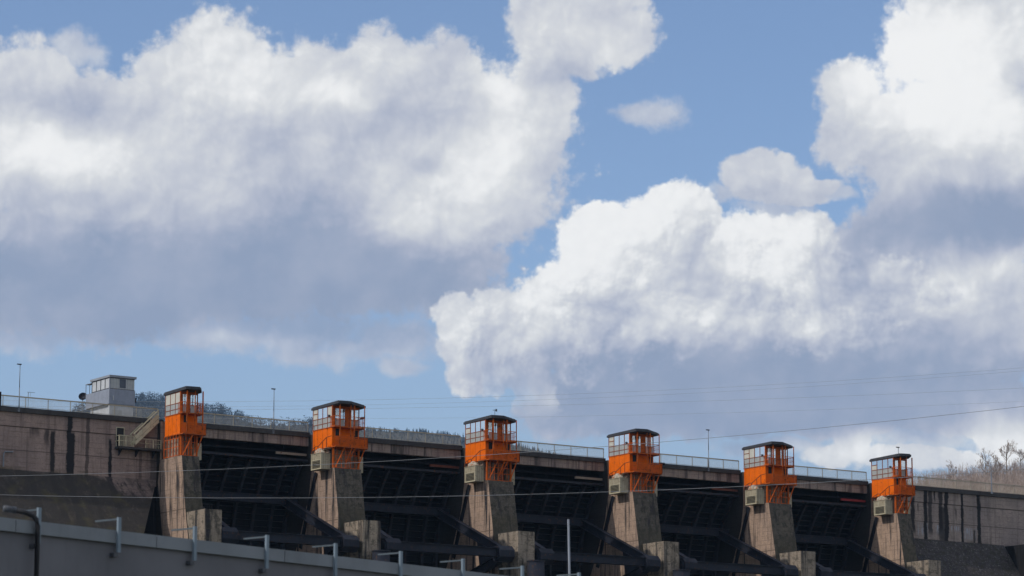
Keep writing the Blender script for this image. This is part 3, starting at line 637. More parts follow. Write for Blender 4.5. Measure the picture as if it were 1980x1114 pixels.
# ---------------------------------------------------------------- control cabins on the piers
def cabin(i, x, W, D, label, panes, stair=True, mast=None):
    t = thing('gate_cabin', label, 'control cabin', (x, 0, -4.5), 0, 'orange control cabins on the dam piers')
    def P(mb, name, mat, par=None, sm=False):
        o = mb.build(name, mat, par or t, sm)
        if par is None: o.location = (0,0,4.5)
        return o
    O, OD, OR_ = M['orange'], M['orange_dull'], M['orange_rail']
    wide = W > 3
    # lower body with seams
    lb = MB(); lb.box(0, W, 0, D, -2.15, 0)
    body = P(lb, 'lower_body', O)
    s = MB()
    for yy in (D*.25, D*.5, D*.75): s.box(-.012, -.001, yy-.012, yy+.012, -2.13, -.03)
    s.box(-.05, .02, -.05, D+.08, -.05, .03); s.box(-.04, .02, -.04, D+.04, -2.2, -2.12)
    P(s, 'panel_trim', OD, body)
    h = MB(); h.box(.42, .42+.25*W/1.7, -.03, -.002, -.95, -.15); P(h, 'hatch', M['dark_in'], body)
    if wide: h = MB(); h.box(2.75, 3.25, -.03, -.002, -2.1, -.2); P(h, 'door', M['dark_in'], body)
    # upper floor: frame
    f = MB(); hgt = 2.36; n = 4 if D > 3.5 else 3
    ys = [D*k/n for k in range(n+1)]
    for yy in ys: f.box(-.02, .07, yy-.045, yy+.045, 0, hgt)
    for zz in (.02, .53, 1.15, hgt-.05): f.box(-.025, .05, 0, D, zz-.035, zz+.035)
    if panes[n-1] == 's': f.box(-.025, .05, ys[n-1], D, 1.72, 1.80)
    f.box(W-.07, W+.02, -.04, .05, 0, hgt); f.box(W-.07, W+.02, D*.5-.04, D*.5+.04, 0, hgt); f.box(W-.07, W+.02, D-.05, D, 0, hgt)
    f.box(W-.03, W, 0, D, .98, 1.05)
    f.box(0, W, D-.08, D, 0, .9); f.box(0, W, D-.08, D, 1.85, hgt); f.box(W*.45, W*.55, D-.08, D, 0, hgt)
    P(f, 'window_frame', M['frame_dark'])
    # side windows, column 0 nearest the viewer
    for k in range(n):
        w = MB(); y0, y1 = ys[k]+.045, ys[k+1]-.045
        kinds = {'g': 0, 'c': 1, 's': 0, 'w': 1}
        w.mi = 2; w.box(.005, .02, y0, y1, .055, .495); w.box(.005, .02, y0, y1, .565, 1.115)
        if panes[k] == 's':
            w.mi = 1; w.box(.005, .02, y0, y1, 1.185, 1.72); w.mi = 0 if i in (3, 6) else 1; w.box(.005, .02, y0, y1, 1.8, hgt-.09)
        else:
            w.mi = kinds[panes[k]]; w.box(.005, .02, y0, y1, 1.185, hgt-.09)
        P(w, 'window', [M['glass'], M['reflect_pane'], M['frosted']])
    # front wall
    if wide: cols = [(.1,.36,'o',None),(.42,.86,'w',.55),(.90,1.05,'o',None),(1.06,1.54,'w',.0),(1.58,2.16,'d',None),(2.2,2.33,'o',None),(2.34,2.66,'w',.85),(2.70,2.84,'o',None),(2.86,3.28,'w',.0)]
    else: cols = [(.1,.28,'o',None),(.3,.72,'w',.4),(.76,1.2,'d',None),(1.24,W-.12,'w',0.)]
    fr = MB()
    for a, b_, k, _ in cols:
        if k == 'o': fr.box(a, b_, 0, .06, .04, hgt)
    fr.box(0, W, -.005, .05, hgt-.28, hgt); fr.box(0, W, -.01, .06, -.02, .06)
    P(fr, 'front_wall', M['front_shade'])
    for a, b_, k, z0 in cols:
        if k == 'd':
            d = MB(); d.box(a, b_, -.015, .04, .06, hgt-.3); dd = P(d, 'door', OD)
            d = MB(); d.box(b_-.12, b_-.08, -.05, -.016, 1.0, 1.15); P(d, 'handle', M['lamp'], dd)
        if k == 'w':
            w = MB(); w.mi = 1; w.box(a, b_, .01, .03, .10, .90); w.mi = 0; w.box(a, b_, .01, .025, .98, hgt-.3); w.mi = 2; w.box(a, b_, -.012, .045, .9, .98)
            P(w, 'window', [M['glass_clear'], M['frosted'], OD])
    co = MB(); co.box(-.05, .09, -.06, .06, -.02, hgt); P(co, 'corner_post', OD)
    fl = MB(); fl.box(.03, W-.03, .07, D-.1, .005, .03); P(fl, 'floor', M['dark_in'])
    ds = MB(); ds.box(W*.3, W*.55, D*.45, D*.7, .03, .95); P(ds, 'control_desk', M['dark_in'])
    # roof: slab with cut front corners, slightly tilted
    e = .62 if wide else .25
    rp = [(-.1, D+.28), (-.1, -1.35), (.35, -1.5), (W-1.9 if wide else W-.5, -1.62), (W+e+.25, .05), (W+e+.25, 1.4), (W+.12, D+.28)]
    tilt = lambda b: (lambda x, y: b-(y+1.35)*.024)
    cx, cy = W/2, D/2
    shrink = [(px+(cx-px)*.05, py+(cy-py)*.05) for px, py in rp]
    r = MB(); r.prism_z(rp, tilt(2.42), tilt(2.66)); r.prism_z(shrink, tilt(2.661), tilt(2.76))
    rf = P(r, 'roof', M['roof'])
    # decks
    LD = [(-.2, 0), (-.2, -1.1), (.25, -1.18), (W+.45, -1.12), (W+.68, -.7), (W+.68, 1.4), (W+.02, 1.4), (W+.02, 0)]
    UD = [(-.3, 0), (-.3, -1.1), (W+.05, -1.12), (W+.3, -.7), (W+.3, 1.2), (W+.02, 1.2), (W+.02, 0)]
    d = MB(); d.prism_z(LD, -2.28, -2.17); ld = P(d, 'lower_deck', OD)
    d = MB(); d.prism_z(UD, -.10, -.01); ud = P(d, 'upper_deck', OD)
    def fence(mb, path, z0, h, sp):
        for (ax, ay), (bx, by) in zip(path, path[1:]):
            Ln = math.hypot(bx-ax, by-ay); k = max(1, int(Ln/sp))
            for q in range(k+1): mb.bar((ax+(bx-ax)*q/k, ay+(by-ay)*q/k, z0), (ax+(bx-ax)*q/k, ay+(by-ay)*q/k, z0+h), .028)
            for zz in (z0+.06, z0+h): mb.bar((ax, ay, zz), (bx, by, zz), .05)
            mb.bar((ax, ay, z0+h*.55), (bx, by, z0+h*.55), .025)
    rl = MB(); fence(rl, [(-.18,-1.08)]+LD[2:6], -2.17, 1.05, .115); P(rl, 'lower_railing', OR_)
    sh = MB()
    for (ax, ay), (bx, by) in list(zip(LD[2:5], LD[3:6])): sh.add([(ax,ay+.03,-2.1),(bx-.03,by+.03,-2.1),(bx-.03,by+.03,-1.2),(ax,ay+.03,-1.2)], [(0,1,2,3)])
    sh = MB(); sh.bar((.3,-1.13,-1.68),(W+.42,-1.08,-1.68), .02, .80); sh.bar((W+.64,-.66,-1.68),(W+.64,1.36,-1.68), .02, .80)
    P(sh, 'mesh_panel', OR_)
    ru = MB(); fence(ru, [(-.28,-.05),(-.28,-1.08),(.3,-1.1)], 0, 1.1, .16); fence(ru, [(W*.62,-1.1),(W+.03,-1.1),(W+.28,-.68),(W+.28,1.18)], 0, 1.1, .22)
    ru.bar((-.25,-1.06,1.1),(W,-1.08,1.1), .035)
    P(ru, 'upper_railing', OR_)
    xs = (.3, 1.67, 2.12, W+.02) if wide else (.2, 1.15, W-.1+.12)
    for k, xx in enumerate(xs):
        p = MB(); wd = .11 if k in (0, 2) else .075; p.bar((xx,-1.13,-2.2),(xx,-1.13,2.36 + (.0)), wd); P(p, 'post', OD)
    # substructure
    xg = (.1, W*.35, W*.68, W-.1)
    for xx in (.08, W-.15):
        l = MB(); l.bar((xx,-.2,-4.5),(xx,-.2,-2.2), .17); P(l, 'leg', OD)
    br = [((1.0,-1.05,-2.25),(.22,-.35,-4.42)), ((1.9,-1.05,-2.25),(1.55,-.4,-3.9)), ((2.35,-1.05,-2.25),(1.9,-.4,-3.6)), ((W+.15,-1.0,-2.25),(W-.35,-.35,-4.42))]
    if not wide: br = [br[0], ((.15,-1.05,-2.25),(.6,-.35,-3.0)), ((W+.1,-1.0,-2.25),(W-.3,-.35,-4.42))]
    for a, b_ in br:
        q = MB(); q.bar(a, b_, .10); P(q, 'brace', OR_)
    g = MB()
    for zz in (-4.42, -3.65, -3.0): g.bar((0,-.12,zz),(W,-.12,zz), .06)
    for xx in [W*k/6 for k in range(7)]: g.bar((xx,-.12,-4.48),(xx,-.12,-2.25), .05)
    for k in range(9): g.bar((W*.46,-.16,-4.4+k*.24),(W*.58,-.16,-4.4+k*.24), .03)
    for xx in (W*.46, W*.58): g.bar((xx,-.16,-4.5),(xx,-.16,-2.3), .04)
    if not stair:
        for zz in (-4.42, -3.5, -2.6): g.bar((-.05,0,zz),(-.05,D,zz), .06)
        for k in range(6): g.bar((-.05,D*k/5,-4.45),(-.05,D*k/5,-2.2), .07)
    P(g, 'cage', OR_)
    c = MB(); c.box(.35, W-.1, 1.0, D, -4.49, -2.3); P(c, 'core_wall', M['pier'])
    c = MB(); c.box(W+.03, W+.62, .1, 1.2, -4.75, -3.0); P(c, 'cabinet', M['cream'])
    # stair down along the side
    if stair:
        s = MB(); 
        for k in range(5): s.box(-.75, -.06, .1+.32*k, .42+.32*k, -2.35-.16*k, -2.31-.16*k)
        st = P(s, 'stair', M['rusty_white'])
        h = MB(); pth = [(-.72,-1.05,-1.15),(-.72,0.0,-1.2),(-.72,1.6,-1.95),(-.72,1.75,-2.05),(-.72,1.95,-2.8)]
        h.tube(pth, .045, 5); pth2 = [(-.72,1.75,-2.0),(-.72,2.2,-1.95),(-.72,3.0,-2.2),(-.72,3.2,-2.75)]; h.tube(pth2, .045, 5)
        for yy, z0, z1 in ((0,-2.3,-1.2),(.8,-2.6,-1.6),(1.75,-3.0,-2.0),(2.5,-2.85,-2.0)): h.bar((-.72,yy,z0),(-.72,yy,z1), .06)
        P(h, 'handrail', M['frame_dark'], st)
    if i in (2,3,4,5,6):
        q = MB(); q.prism_x([(.25+.12*cos(k*pi/5), 1.22+.12*sin(k*pi/5)) for k in range(10)], -.38, -.16); q.bar((-.2,.25,1.0),(-.02,.1,1.0), .04)
        P(q, 'floodlight', M['lamp'])
    if i == 2:
        q = MB(); q.box(W+.15, W+.42, -.45, .05, 1.12, 1.32); P(q, 'signal_box', M['lamp'])
        q = MB(); q.bar((1.7,-.4,2.7),(1.7,-.4,2.95), .07); q.bar((2.2,-.2,2.7),(2.2,-.2,2.95), .07); P(q, 'roof_vent', M['lamp'], rf)
    if i == 1:
        q = MB(); q.bar((1.2,-.3,2.7),(1.2,-.3,2.88), .07); q.bar((1.6,.3,2.7),(1.6,.3,2.86), .06); P(q, 'roof_vent', M['lamp'], rf)
    if i == 3:
        q = MB(); q.bar((1.9,.2,2.7),(1.9,.2,2.95), .06); P(q, 'roof_vent', M['lamp'], rf)
    return t
CL = ['narrow orange cabin on the leftmost pier, beside the cream stairway','orange cabin second from left with a dark box on its balcony rail','orange cabin third from left with a small wind vane on its roof','orange cabin fourth from left with a dark bundle on its lower railing','orange cabin second from right, two pale panes at the back of its side window','narrow orange cabin at the far right with four sky-reflecting side windows']
cabin(1, 1.34, 2.06, 3.35, CL[0], 'ccc', False)
cabin(2, 20, 3.4, 4.1, CL[1], 'wggs')
cabin(3, 40, 3.4, 4.1, CL[2], 'gggs')
cabin(4, 60, 3.4, 4.1, CL[3], 'gggs')
cabin(5, 80, 3.4, 4.1, CL[4], 'ggcs')
cabin(6, 100, 2.0, 4.1, CL[5], 'gggs')
v = thing('wind_vane', 'small dark wind vane on the roof of the third cabin', 'wind vane', (41.45, .3, 2.72))
MB().tube([(0,0,0),(0,0,.95)], .025, 5).build('mast', M['lamp'], v)
MB().bar((-.28,0,.85),(.12,0,.85), .04).add([(.1,-.02,.72),(.3,-.02,.72),(.3,-.02,1.0),(.1,-.02,1.0),(.1,.02,.72),(.3,.02,.72),(.3,.02,1.0),(.1,.02,1.0)], [(0,1,2,3),(7,6,5,4),(0,4,5,1),(1,5,6,2),(2,6,7,3),(3,7,4,0)]).build('vane', M['lamp'], v)
b_ = MB(); rr = random.Random(5)
for a in range(7): b_.add(*[[(63.75+a*.11+dx*(.16+.05*rr.random()), -.75+dy*.16, -1.02+dz*(.13+.06*rr.random())) for dx, dy, dz in ((1,0,0),(0,1,0),(-1,0,0),(0,-1,0),(0,0,1),(0,0,-1))], [(0,1,4),(1,2,4),(2,3,4),(3,0,4),(1,0,5),(2,1,5),(3,2,5),(0,3,5)]])
tag(b_.build('cloth_bundle', M['black']), 'dark bundle lying on the lower railing of the fourth cabin', 'bundle')
# ---------------------------------------------------------------- louvred equipment boxes hung on piers 2-6
EL = ['cream louvred box on the second pier from left','cream louvred box on the third pier from left','cream louvred box on the fourth pier, dark stain on the concrete below','cream louvred box on the second pier from right','cream louvred box on the rightmost pier']
e0 = thing('equipment_box', EL[0], 'equipment box', (0,0,0), 0, 'cream louvred boxes on the piers')
b_ = MB(); b_.box(0, 1.15, 0, 2.15, 0, 1.72); b_.build('casing', M['cream'], e0)
b_ = MB(); b_.box(-.05, 1.15, -.05, 2.2, 1.721, 1.78); b_.build('lid', M['cream'], e0)
tr = MB(); tr.box(-.02, -.001, .0, .07, 0, 1.72); tr.box(-.02, -.001, 2.08, 2.15, 0, 1.72); tr.box(-.02,-.001,.07,2.08,1.02,1.08); tr.box(-.02,-.001,.07,2.08,0,.1); tr.box(-.02,-.001,1.2,1.24,1.08,1.72)
for k in range(4): tr.box(.12+.28*k, .15+.28*k, -.015, -.001, .05, 1.7)
tr.build('edge_trim', M['stair'], e0)
lv = MB(); lv.box(-.008, -.001, .3, 1.85, .16, .96)
l1 = lv.build('louvre', M['dark_in'], e0)
lv = MB()
for k in range(5): lv.bar((-.03,.3,.24+.155*k),(-.03,1.85,.24+.155*k), .05, .06)
lv.build('slat', M['louvre'], l1)
for k, (y, r, hh) in enumerate(((1.75,.36,.5),(1.25,.44,.62),(.7,.38,.42))):
    c = MB(); n = 9; rng = random.Random(k)
    rings = [(0,1.0),(.5,.95),(.85,.62),(1.0,.2)]
    vs = [(.55+r*q*cos(2*pi*j/n)*rng.uniform(.85,1.1), y+r*q*sin(2*pi*j/n)*rng.uniform(.85,1.1), 1.78+hh*z) for z, q in rings for j in range(n)]
    c.add(vs, [(a*n+j, a*n+(j+1)%n, (a+1)*n+(j+1)%n, (a+1)*n+j) for a in range(3) for j in range(n)]+[tuple(range(3*n,4*n))])
    c.build('motor_cover', M['rusty_white'], e0)
for i in range(1, 6):
    c = e0 if i == 1 else copy_tree(e0)
    c.location = (PX[i][0]-1.15-.01, .3, -4.62); c['label'] = EL[i-1]
# ---------------------------------------------------------------- railings along the crest
def railing(x0, x1, label, n):
    t = thing('railing', label, 'railing', (x0, 4.95, -.1), 0, 'beige railings along the dam crest')
    L = x1-x0
    MB().bar((0,0,1.13),(L,0,1.13), .08, .12).build('top_rail', M['rail'], t)
    MB().bar((0,0,.1),(L,0,.1), .04, .05).build('bottom_rail', M['rail'], t)
    for k in range(n+1): MB().bar((L*k/n,0,0),(L*k/n,0,1.14), .065, .065).build('post', M['rail'], t)
    for k in range(n):
        p = MB(); a, b_ = L*k/n, L*(k+1)/n; q = int((b_-a)/.125)
        for j in range(1, q): p.bar((a+(b_-a)*j/q,0,.1),(a+(b_-a)*j/q,0,1.12), .019)
        p.build('baluster_panel', M['rail'], t)
RL = ['beige railing on the left wall passing before the grey control building','beige railing between the leftmost and second orange cabins','beige railing between the second and third cabins, wooded ridge behind it','beige railing between the third and fourth cabins, ridge sinking behind it','beige railing between the fourth and fifth cabins, only sky behind it','beige railing between the two rightmost cabins','beige railing on the right wall before the dry grassy slope']
railing(-24.5, 1.3, RL[0], 10)
for i in range(5): railing(PX[i][1]+.1, PX[i+1][0]-.15, RL[i+1], 7)
railing(102.3, 134.3, RL[6], 13)
tag(MB().box(-17.3,-17.05,4.75,5.0,-.1,1.35).build('gate_post', M['steel_dark']), 'short dark post on the wall top at the left edge', 'post')
# ---------------------------------------------------------------- lamp posts and masts on the crest
LP = [(-15.06,4.35,True,'thin grey lamp post on the left wall near the picture edge'),(15.35,4.3,True,'thin grey lamp post between the first and second cabins'),(75.08,4.35,True,'thin grey lamp post between the fourth and fifth cabins'),(104.9,4.45,True,'thin lamp post rising behind the rightmost cabin roof')]
for x, z, hd, lab in LP:
    t = thing('lamp_post', lab, 'lamp post', (x, 4.66, -.45), 0, 'thin lamp posts along the crest')
    h = z+.45
    MB().tube([(0,0,0),(0,0,h*.5)], .06, 8, .05).tube([(0,0,h*.5),(0,0,h)], .045, 8, .035).build('pole', M['pole'], t, True)
    k = MB(); k.prism_z([(.13,-.1),(.13,.1),(-.2,.07),(-.34,.04),(-.34,-.04),(-.2,-.07)], h-.02, h+.09); k.build('lamp_head', M['lamp'], t)
    MB().box(-.1,.1,-.02,.06,-.12,.25).build('base_bracket', M['pole'], t)
p = thing('steel_post', 'slim blue-grey steel post on the right wall before the bare trees', 'post', (120.36, 4.66, -.2))
MB().tube([(0,0,0),(0,0,2.6)], .085, 8, .07).tube([(0,0,2.6),(0,0,3.7)], .04, 6).build('pole', M['pole'], p); MB().box(-.16,.16,-.1,.05,-.12,.12).build('base_bracket', M['pole'], p)
p = thing('antenna', 'small T-shaped antenna behind the railing at the left', 'antenna', (-13.64, 5.5, -.1))
MB().tube([(0,0,0),(0,0,1.8)], .035, 6).build('mast', M['pole'], p); MB().bar((-.1,0,1.78),(.75,0,1.78), .04).bar((.28,0,1.78),(.22,0,1.3), .02).build('crossbar', M['pole'], p)
# ---------------------------------------------------------------- control building on the left wall
cb = thing('control_building', 'small grey two-storey control building with white windows behind the left railing', 'building', (-1.4, 11, -.1))
def B(mb, n, m, par=None): return mb.build(n, m, par or cb)
B(MB().box(0,2.85,0,4.6,0,2.22), 'lower_storey', M['bld_white'])
B(MB().box(-.12,3.0,-.12,5.5,2.221,3.86), 'grey_band', M['bld_panel'])
up = B(MB().box(.02,2.95,0,4.35,3.861,5.12), 'upper_storey', M['bld_up'])
for k in range(4):
    w = B(MB().box(-.02,.018,.12+1.04*k,1.0+1.04*k,3.98,5.02), 'window', M['bld_white'], up)
w = B(MB().box(1.14,1.9,-.03,-.001,4.05,5.0), 'window', M['bld_glass'], up)
sh_ = MB(); sh_.box(-.02,2.96,-.012,-.001,5.05,5.118); sh_.box(-.02,2.96,-.014,-.001,3.862,3.93); sh_.box(-.022,-.001,.05,4.35,5.05,5.118); sh_.box(-.022,-.001,.05,4.35,3.862,3.95)  # dark strips imitate shadow gaps under the roof and the upper storey
for k in range(5): sh_.box(-.045,-.021,.04+1.04*k,.11+1.04*k,3.95,5.05)
B(sh_, 'shadow_gap_mullion', M['steel_edge'], up)
fr = MB()
for a in ((1.10,1.14,4.03,5.04),(1.9,1.94,4.03,5.04)): fr.box(a[0],a[1],-.05,-.002,a[2],a[3])
B(fr, 'window_frame', M['bld_white'], up)
s_ = MB(); 
for k in range(9): s_.box(.1+.33*k,.12+.33*k,-.012,-.001,3.87,5.1)
s_.box(-.06,.02,-.05,.03,3.87,5.12); B(s_, 'wall_batten', M['bld_panel'], up)
B(MB().box(-.14,3.12,-.18,4.5,5.121,5.36), 'roof', M['bld_roof'])
B(MB().box(.05,.6,4.55,6.0,5.0,5.06), 'canopy', M['bld_roof'])
for y in (5.0, 5.9): B(MB().bar((.08,y,3.86),(.08,y,5.0), .05), 'canopy_post', M['pole'])
B(MB().box(.35,1.5,-.03,-.001,.2,1.6), 'door', M['bld_up'])
B(MB().bar((.35,-.16,2.6),(.35,-.16,3.1), .08), 'vent_pipe', M['bld_white'])
B(MB().box(3.02,3.36,.25,.75,2.62,3.16), 'air_conditioner', M['steel_edge'])
B(MB().box(-.3,-.13,.3,4.9,2.12,2.21), 'cable_duct', M['lamp'])
d = thing('satellite_dish', 'dark satellite dish on a pole left of the control building', 'satellite dish', (-1.55, 17.2, -.1))
MB().tube([(0,0,0),(0,0,3.5)], .05, 6).build('pole', M['pole'], d)
q = MB(); n = 14; rings = [(0,.02),(.12,.22),(.26,.38),(.42,.47)]; ax = Vector((-.5,-.75,.35)).normalized(); sa = ax.cross(Vector((0,0,1))).normalized(); sb = sa.cross(ax)
vs = [Vector((0,-.1,3.65))+ax*hh*.45+(sa*cos(2*pi*j/n)+sb*sin(2*pi*j/n))*r for r, hh in [(.02,0),(.22,.08),(.38,.25),(.48,.45)] for j in range(n)]
q.add(vs, [(a*n+j,a*n+(j+1)%n,(a+1)*n+(j+1)%n,(a+1)*n+j) for a in range(3) for j in range(n)]); q.build('reflector', M['steel_edge'], d, True)
MB().bar(Vector((0,-.1,3.3)), Vector((0,-.1,3.65))+ax*.55, .03).build('feed_arm', M['lamp'], d)
# ---------------------------------------------------------------- access stair and platform on the left wall
pl = thing('access_platform', 'grey platform with cream railing hung on the left wall below the stairway', 'platform', (-3.75, 4.1, -3.4))
MB().box(0,5.05,-.15,.88,-.22,0).build('deck', M['coping'], pl)
for xx in (.5, 2.5, 4.5): MB().prism_x([(.88,-.23),(.88,-.9),(.1,-.23)], xx-.06, xx+.06).build('bracket', M['steel_edge'], pl)
r = MB()
for xx in (0.03,.85,1.75): r.bar((xx,-.1,0),(xx,-.1,1.15), .08)
for xx in (3.2,4.1,5.0): r.bar((xx,-.1,0),(xx,-.1,.95), .06)
for zz in (.6,1.15): r.bar((0.03,-.1,zz),(1.75,-.1,zz), .08 if zz > 1 else .05); 
for zz in (.5,.95): r.bar((2.9,-.1,zz),(5.0,-.1,zz), .06 if zz > .9 else .04)
for zz in (.6,1.15): r.bar((.03,-.1,zz),(.03,.85,zz), .06)
for k in range(14): r.bar((.1+.125*k,-.1,0),(.1+.125*k,-.1,1.1), .03)
for k in range(10): r.bar((3.2+.19*k,-.1,0),(3.2+.19*k,-.1,.9), .025)
for xx in (1.75,): r.bar((xx,-.1,.5),(3.2,-.1,.5), .04)
r.bar((1.75,-.1,.95),(2.9,-.1,.95), .05)
r.build('railing', M['stair'], pl)
so = thing('stairway', 'steep cream steel stairway climbing from the wall platform to the crest', 'stairway', (-1.9, 4.05, -3.4))
A0, A1 = Vector((0,0,.35)), Vector((2.75,0,3.0))
for yy in (-.12, .72):
    MB().bar(A0+Vector((0,yy,0)), A1+Vector((0,yy,0)), .06, .30).build('stringer', M['stair'], so)
    MB().bar(A0+Vector((-.15,yy,1.05)), A1+Vector((0,yy,1.15)), .08, .12).build('handrail', M['stair'], so)
    for k in range(4):
        b0 = A0.lerp(A1, k/3)+Vector((0,yy,0)); MB().bar(b0, b0+Vector((0,0,1.1)), .06).build('post', M['stair'], so)
sm_ = MB(); 
for k in range(11):
    b0 = A0.lerp(A1, (k+.5)/11); sm_.box(b0.x-.13,b0.x+.13,-.09,.69,b0.z-.03,b0.z)
sm_.build('tread', M['stair'], so)
MB().bar(A0.lerp(A1,.04)+Vector((0,-.1,.55)), A1+Vector((0,-.1,.55)), .03, .42).build('side_mesh', M['stair'], so)
dr = thing('doorway', 'dark doorway with cream frame in the left wall above the platform', 'doorway', (-3.6, 4.98, -3.38))
MB().box(.06,.9,-.01,.012,0,2.05).build('opening', M['dark_in'], dr); f = MB(); f.box(0,.06,-.04,.015,0,2.12); f.box(.9,.96,-.04,.015,0,2.12); f.box(.06,.9,-.04,.015,2.05,2.12); f.build('frame', M['stair'], dr)
tag(MB().tube([(-16.55,4.85,-6.4),(-16.55,4.85,-5.1),(-16.4,4.85,-4.85),(-15.5,4.85,-4.8)], .08, 8).build('wall_pipe', M['pole']), 'grey pipe elbow fixed low on the left wall at the picture edge', 'pipe')
# ---------------------------------------------------------------- foreground powerhouse roof edge
TH = radians(17.9); P0 = (-116.49, -211.69, -36.98)
ph = thing('powerhouse', 'long grey powerhouse in the foreground with a pale roof fascia', 'building', (P0[0], P0[1], -49), TH)
HZ = 49-36.98
MB().box(-30, 75, .16, 30, 0, HZ-.70).build('wall', M['phwall'], ph)
fa = MB()
for k in range(18): fa.box(-30+5.83*k, -30+5.83*(k+1)-.03, .03, .6, HZ-.78, HZ-.40)
fa.build('fascia', M['fascia'], ph)
MB().box(-30, 75, .61, 30, HZ-.69, HZ-.46).build('roof', M['fascia'], ph)
BL = ['leftmost roof bracket standing beside the black downpipe','second roof bracket from left on the foreground fascia','third roof bracket from left, below the leftmost pier','fourth roof bracket from left, under the first gate','fifth roof bracket from left, under the second pier','sixth roof bracket from left on the foreground fascia','seventh roof bracket from left, under the second gate','eighth roof bracket from left, where the fascia leaves the frame']
bk0 = None
for k in range(-2, 12):
    if bk0 is None:
        bk0 = c = thing('roof_bracket', '', 'bracket', (0,0,0), TH, 'zinc roof brackets along the foreground fascia')
        MB().box(-.06,.06,-.05,.025,-1.06,0).build('upright', M['bracket'], c); MB().box(-.025,.025,.026,.98,-.08,-.03).build('arm', M['bracket_arm'], c); MB().box(-.2,-.03,-.03,.15,-1.2,-1.08).build('anchor', M['lamp'], c)
    else: c = copy_tree(bk0)
    q = Matrix.Rotation(TH, 3, 'Z') @ Vector((3.3*k, 0, 0)); c.location = (P0[0]+q.x, P0[1]+q.y, P0[2])
    if 0 <= k <= 7: c['label'] = BL[k]
    elif k < 0: bpy.data.objects.remove(c) if False else None; c['label'] = 'zinc roof bracket beyond the left edge of the picture'
    else: c['label'] = 'zinc roof bracket near or below the bottom edge of the picture'
dp = thing('downpipe', 'black downpipe bending over the foreground fascia at the left', 'pipe', (P0[0], P0[1], P0[2]), TH)
MB().tube([(-.14,-.12,-12),(-.14,-.12,-.55),(-.17,-.10,-.38),(-.26,-.04,-.26),(-.42,.08,-.18),(-.72,.3,-.11)], .076, 12).build('pipe', M['black'], dp, True)
MB().tube([(-.74,.3,-.11),(-1.0,.42,-.08)], .095, 12).build('coupling', M['lamp'], dp, True)
MB().tube([(-.66,.28,-.115),(-.735,.31,-.105)], .105, 12).build('clamp', M['lamp'], dp)
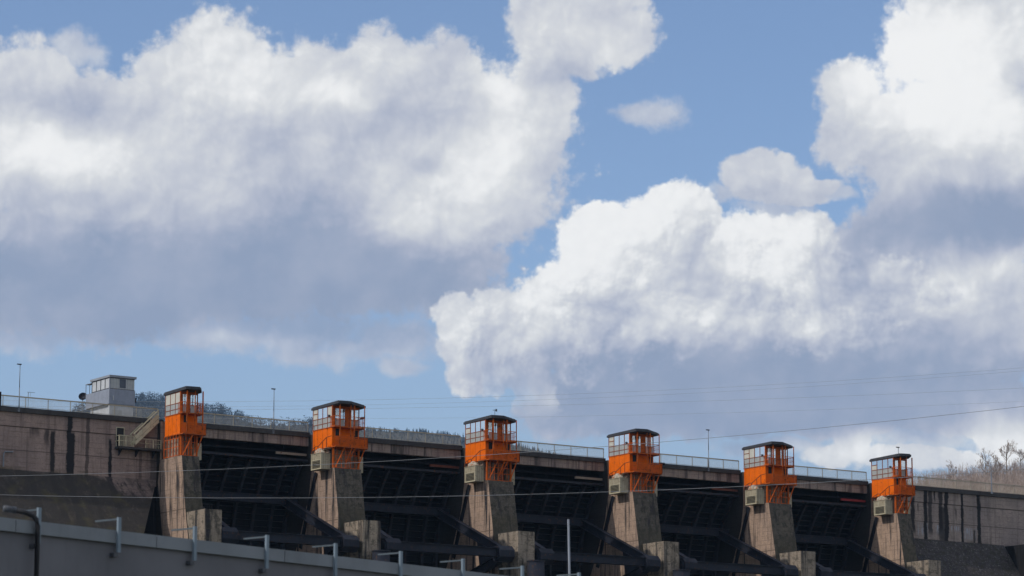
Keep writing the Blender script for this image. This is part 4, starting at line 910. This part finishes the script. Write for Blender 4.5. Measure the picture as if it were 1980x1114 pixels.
# ---------------------------------------------------------------- grey mast before the third bay
# ---------------------------------------------------------------- cables
CABLES = [
('wires strung in front of the dam','pale wire rising to the right, crossing cabin three and the sky by cabin five',0.018,M['cable'],[(-57.66,28.41,-7.8),(-52.06,18.64,-8.56),(-46.69,9.01,-9.25),(-41.55,-0.49,-9.87),(-36.63,-9.84,-10.43),(-31.95,-19.05,-10.92),(-27.48,-28.12,-11.36),(-23.25,-37.05,-11.75),(-19.24,-45.83,-12.08),(-15.45,-54.48,-12.36),(-11.9,-62.98,-12.6),(-8.56,-71.34,-12.8),(-5.46,-79.55,-12.95),(-2.57,-87.62,-13.07),(0.08,-95.55,-13.16),(2.52,-103.33,-13.22),(4.73,-110.97,-13.25),(6.72,-118.45,-13.26),(8.48,-125.8,-13.24),(10.02,-132.99,-13.21),(11.34,-140.04,-13.17),(12.44,-146.94,-13.11),(13.32,-153.69,-13.05),(13.97,-160.3,-12.98)]),
('wires strung in front of the dam','lower pale wire sagging across the gates, rising over the right hand slope',0.018,M['cable'],[(-57.7,28.36,-7.48),(-52.06,18.65,-8.65),(-46.64,9.08,-9.73),(-41.46,-0.36,-10.73),(-36.51,-9.65,-11.65),(-31.78,-18.81,-12.5),(-27.29,-27.83,-13.27),(-23.02,-36.71,-13.97),(-18.98,-45.45,-14.6),(-15.17,-54.06,-15.17),(-11.58,-62.52,-15.68),(-8.23,-70.84,-16.13),(-5.09,-79.01,-16.52),(-2.19,-87.05,-16.87),(0.49,-94.95,-17.17),(2.95,-102.7,-17.42),(5.18,-110.3,-17.64),(7.18,-117.77,-17.82),(8.96,-125.09,-17.96),(10.52,-132.26,-18.07),(11.85,-139.29,-18.15),(12.96,-146.17,-18.21),(13.85,-152.91,-18.25),(14.51,-159.5,-18.27)]),
('faint power lines far behind the dam','topmost faint power line, lightest against the grey cloud',0.032,M['cable_far'],[(114.45,594.04,87.04),(134.44,580.78,85.77),(154.41,567.5,84.69),(174.36,554.19,83.8),(194.3,540.85,83.08),(214.21,527.48,82.56),(234.1,514.09,82.22),(253.98,500.66,82.06),(273.83,487.21,82.09),(293.67,473.74,82.3),(313.49,460.23,82.7),(333.29,446.7,83.29),(353.07,433.13,84.06),(372.83,419.54,85.01),(392.58,405.93,86.15),(412.3,392.28,87.48),(432.01,378.61,88.99),(451.7,364.91,90.68),(471.36,351.18,92.56),(491.01,337.42,94.63),(510.64,323.64,96.88),(530.25,309.83,99.32),(549.85,295.98,101.94),(569.42,282.12,104.74)]),
('faint power lines far behind the dam','second faint power line, just beneath the topmost one',0.028,M['cable_far'],[(114.58,594.22,85.83),(134.57,580.97,84.5),(154.55,567.7,83.36),(174.5,554.39,82.42),(194.44,541.06,81.68),(214.35,527.7,81.13),(234.25,514.3,80.78),(254.13,500.88,80.62),(273.98,487.43,80.66),(293.82,473.95,80.89),(313.63,460.44,81.32),(333.43,446.9,81.94),(353.21,433.33,82.76),(372.96,419.73,83.77),(392.7,406.1,84.98),(412.41,392.45,86.38),(432.11,378.76,87.98),(451.79,365.04,89.78),(471.44,351.3,91.77),(491.08,337.52,93.95),(510.7,323.72,96.33),(530.3,309.89,98.91),(549.87,296.02,101.68),(569.43,282.13,104.64)]),
('faint power lines far behind the dam','third faint power line, in the gap between the upper pair and the lowest',0.032,M['cable_far'],[(114.89,594.68,82.77),(134.83,581.35,82.01),(154.75,568.0,81.36),(174.67,554.63,80.83),(194.57,541.25,80.41),(214.46,527.85,80.11),(234.34,514.43,79.92),(254.2,501.0,79.84),(274.06,487.55,79.88),(293.9,474.08,80.03),(313.74,460.59,80.3),(333.56,447.09,80.68),(353.37,433.57,81.17),(373.16,420.03,81.78),(392.95,406.48,82.51),(412.72,392.9,83.35),(432.49,379.31,84.3),(452.24,365.71,85.36),(471.98,352.08,86.54),(491.7,338.44,87.84),(511.42,324.79,89.25),(531.12,311.11,90.77),(550.82,297.42,92.41),(570.5,283.71,94.16)]),
('faint power lines far behind the dam','lowest faint power line, nearest the orange cabin roofs',0.026,M['cable_far'],[(114.85,594.63,83.12),(134.83,581.36,81.93),(154.8,568.07,80.88),(174.75,554.76,79.96),(194.69,541.43,79.19),(214.62,528.08,78.55),(234.53,514.71,78.05),(254.42,501.32,77.69),(274.31,487.91,77.47),(294.17,474.47,77.39),(314.03,461.02,77.45),(333.87,447.55,77.64),(353.69,434.05,77.98),(373.5,420.53,78.45),(393.3,406.99,79.06),(413.08,393.44,79.81),(432.85,379.86,80.7),(452.61,366.26,81.72),(472.35,352.63,82.89),(492.08,338.99,84.19),(511.79,325.33,85.63),(531.49,311.65,87.21),(551.17,297.94,88.93),(570.84,284.22,90.79)])]
MAST = ((-42.47, -134.08999999999997, -49.0),(-42.82, -133.89, -25.88))

for nm, lab, r, mat, pts in CABLES:
    o = MB().tube(pts, r, 5).build('cable', mat)
    tag(o, lab, 'cable', nm)
ms = thing('mast', 'plain light grey mast in front of the middle gate', 'mast', MAST[0])
MB().tube([(0,0,0),(MAST[1][0]-MAST[0][0],MAST[1][1]-MAST[0][1],MAST[1][2]-MAST[0][2])], .12, 10, .07).build('pole', M['pole'], ms, True)
MB().prism_z([(.2*cos(k*pi/6), .2*sin(k*pi/6)) for k in range(12)], 0, .15).build('base', M['pole'], ms)
# ---------------------------------------------------------------- haze
def haze():
    m = bpy.data.materials.new('haze_air'); m.use_nodes = True; T = NT(m.node_tree); m.node_tree.nodes.clear()
    o = T.node('ShaderNodeOutputMaterial'); v = T.node('ShaderNodeVolumePrincipled')
    v.inputs['Color'].default_value = (.42,.68,1,1); v.inputs['Density'].default_value = HAZE; v.inputs['Anisotropy'].default_value = .0
    T.put(o.inputs['Volume'], v.outputs[0])
    tag(MB().box(-9500,9500,-9500,9500,-50,655).build('haze', m), kind='stuff')
HAZE = 0.000032
haze()
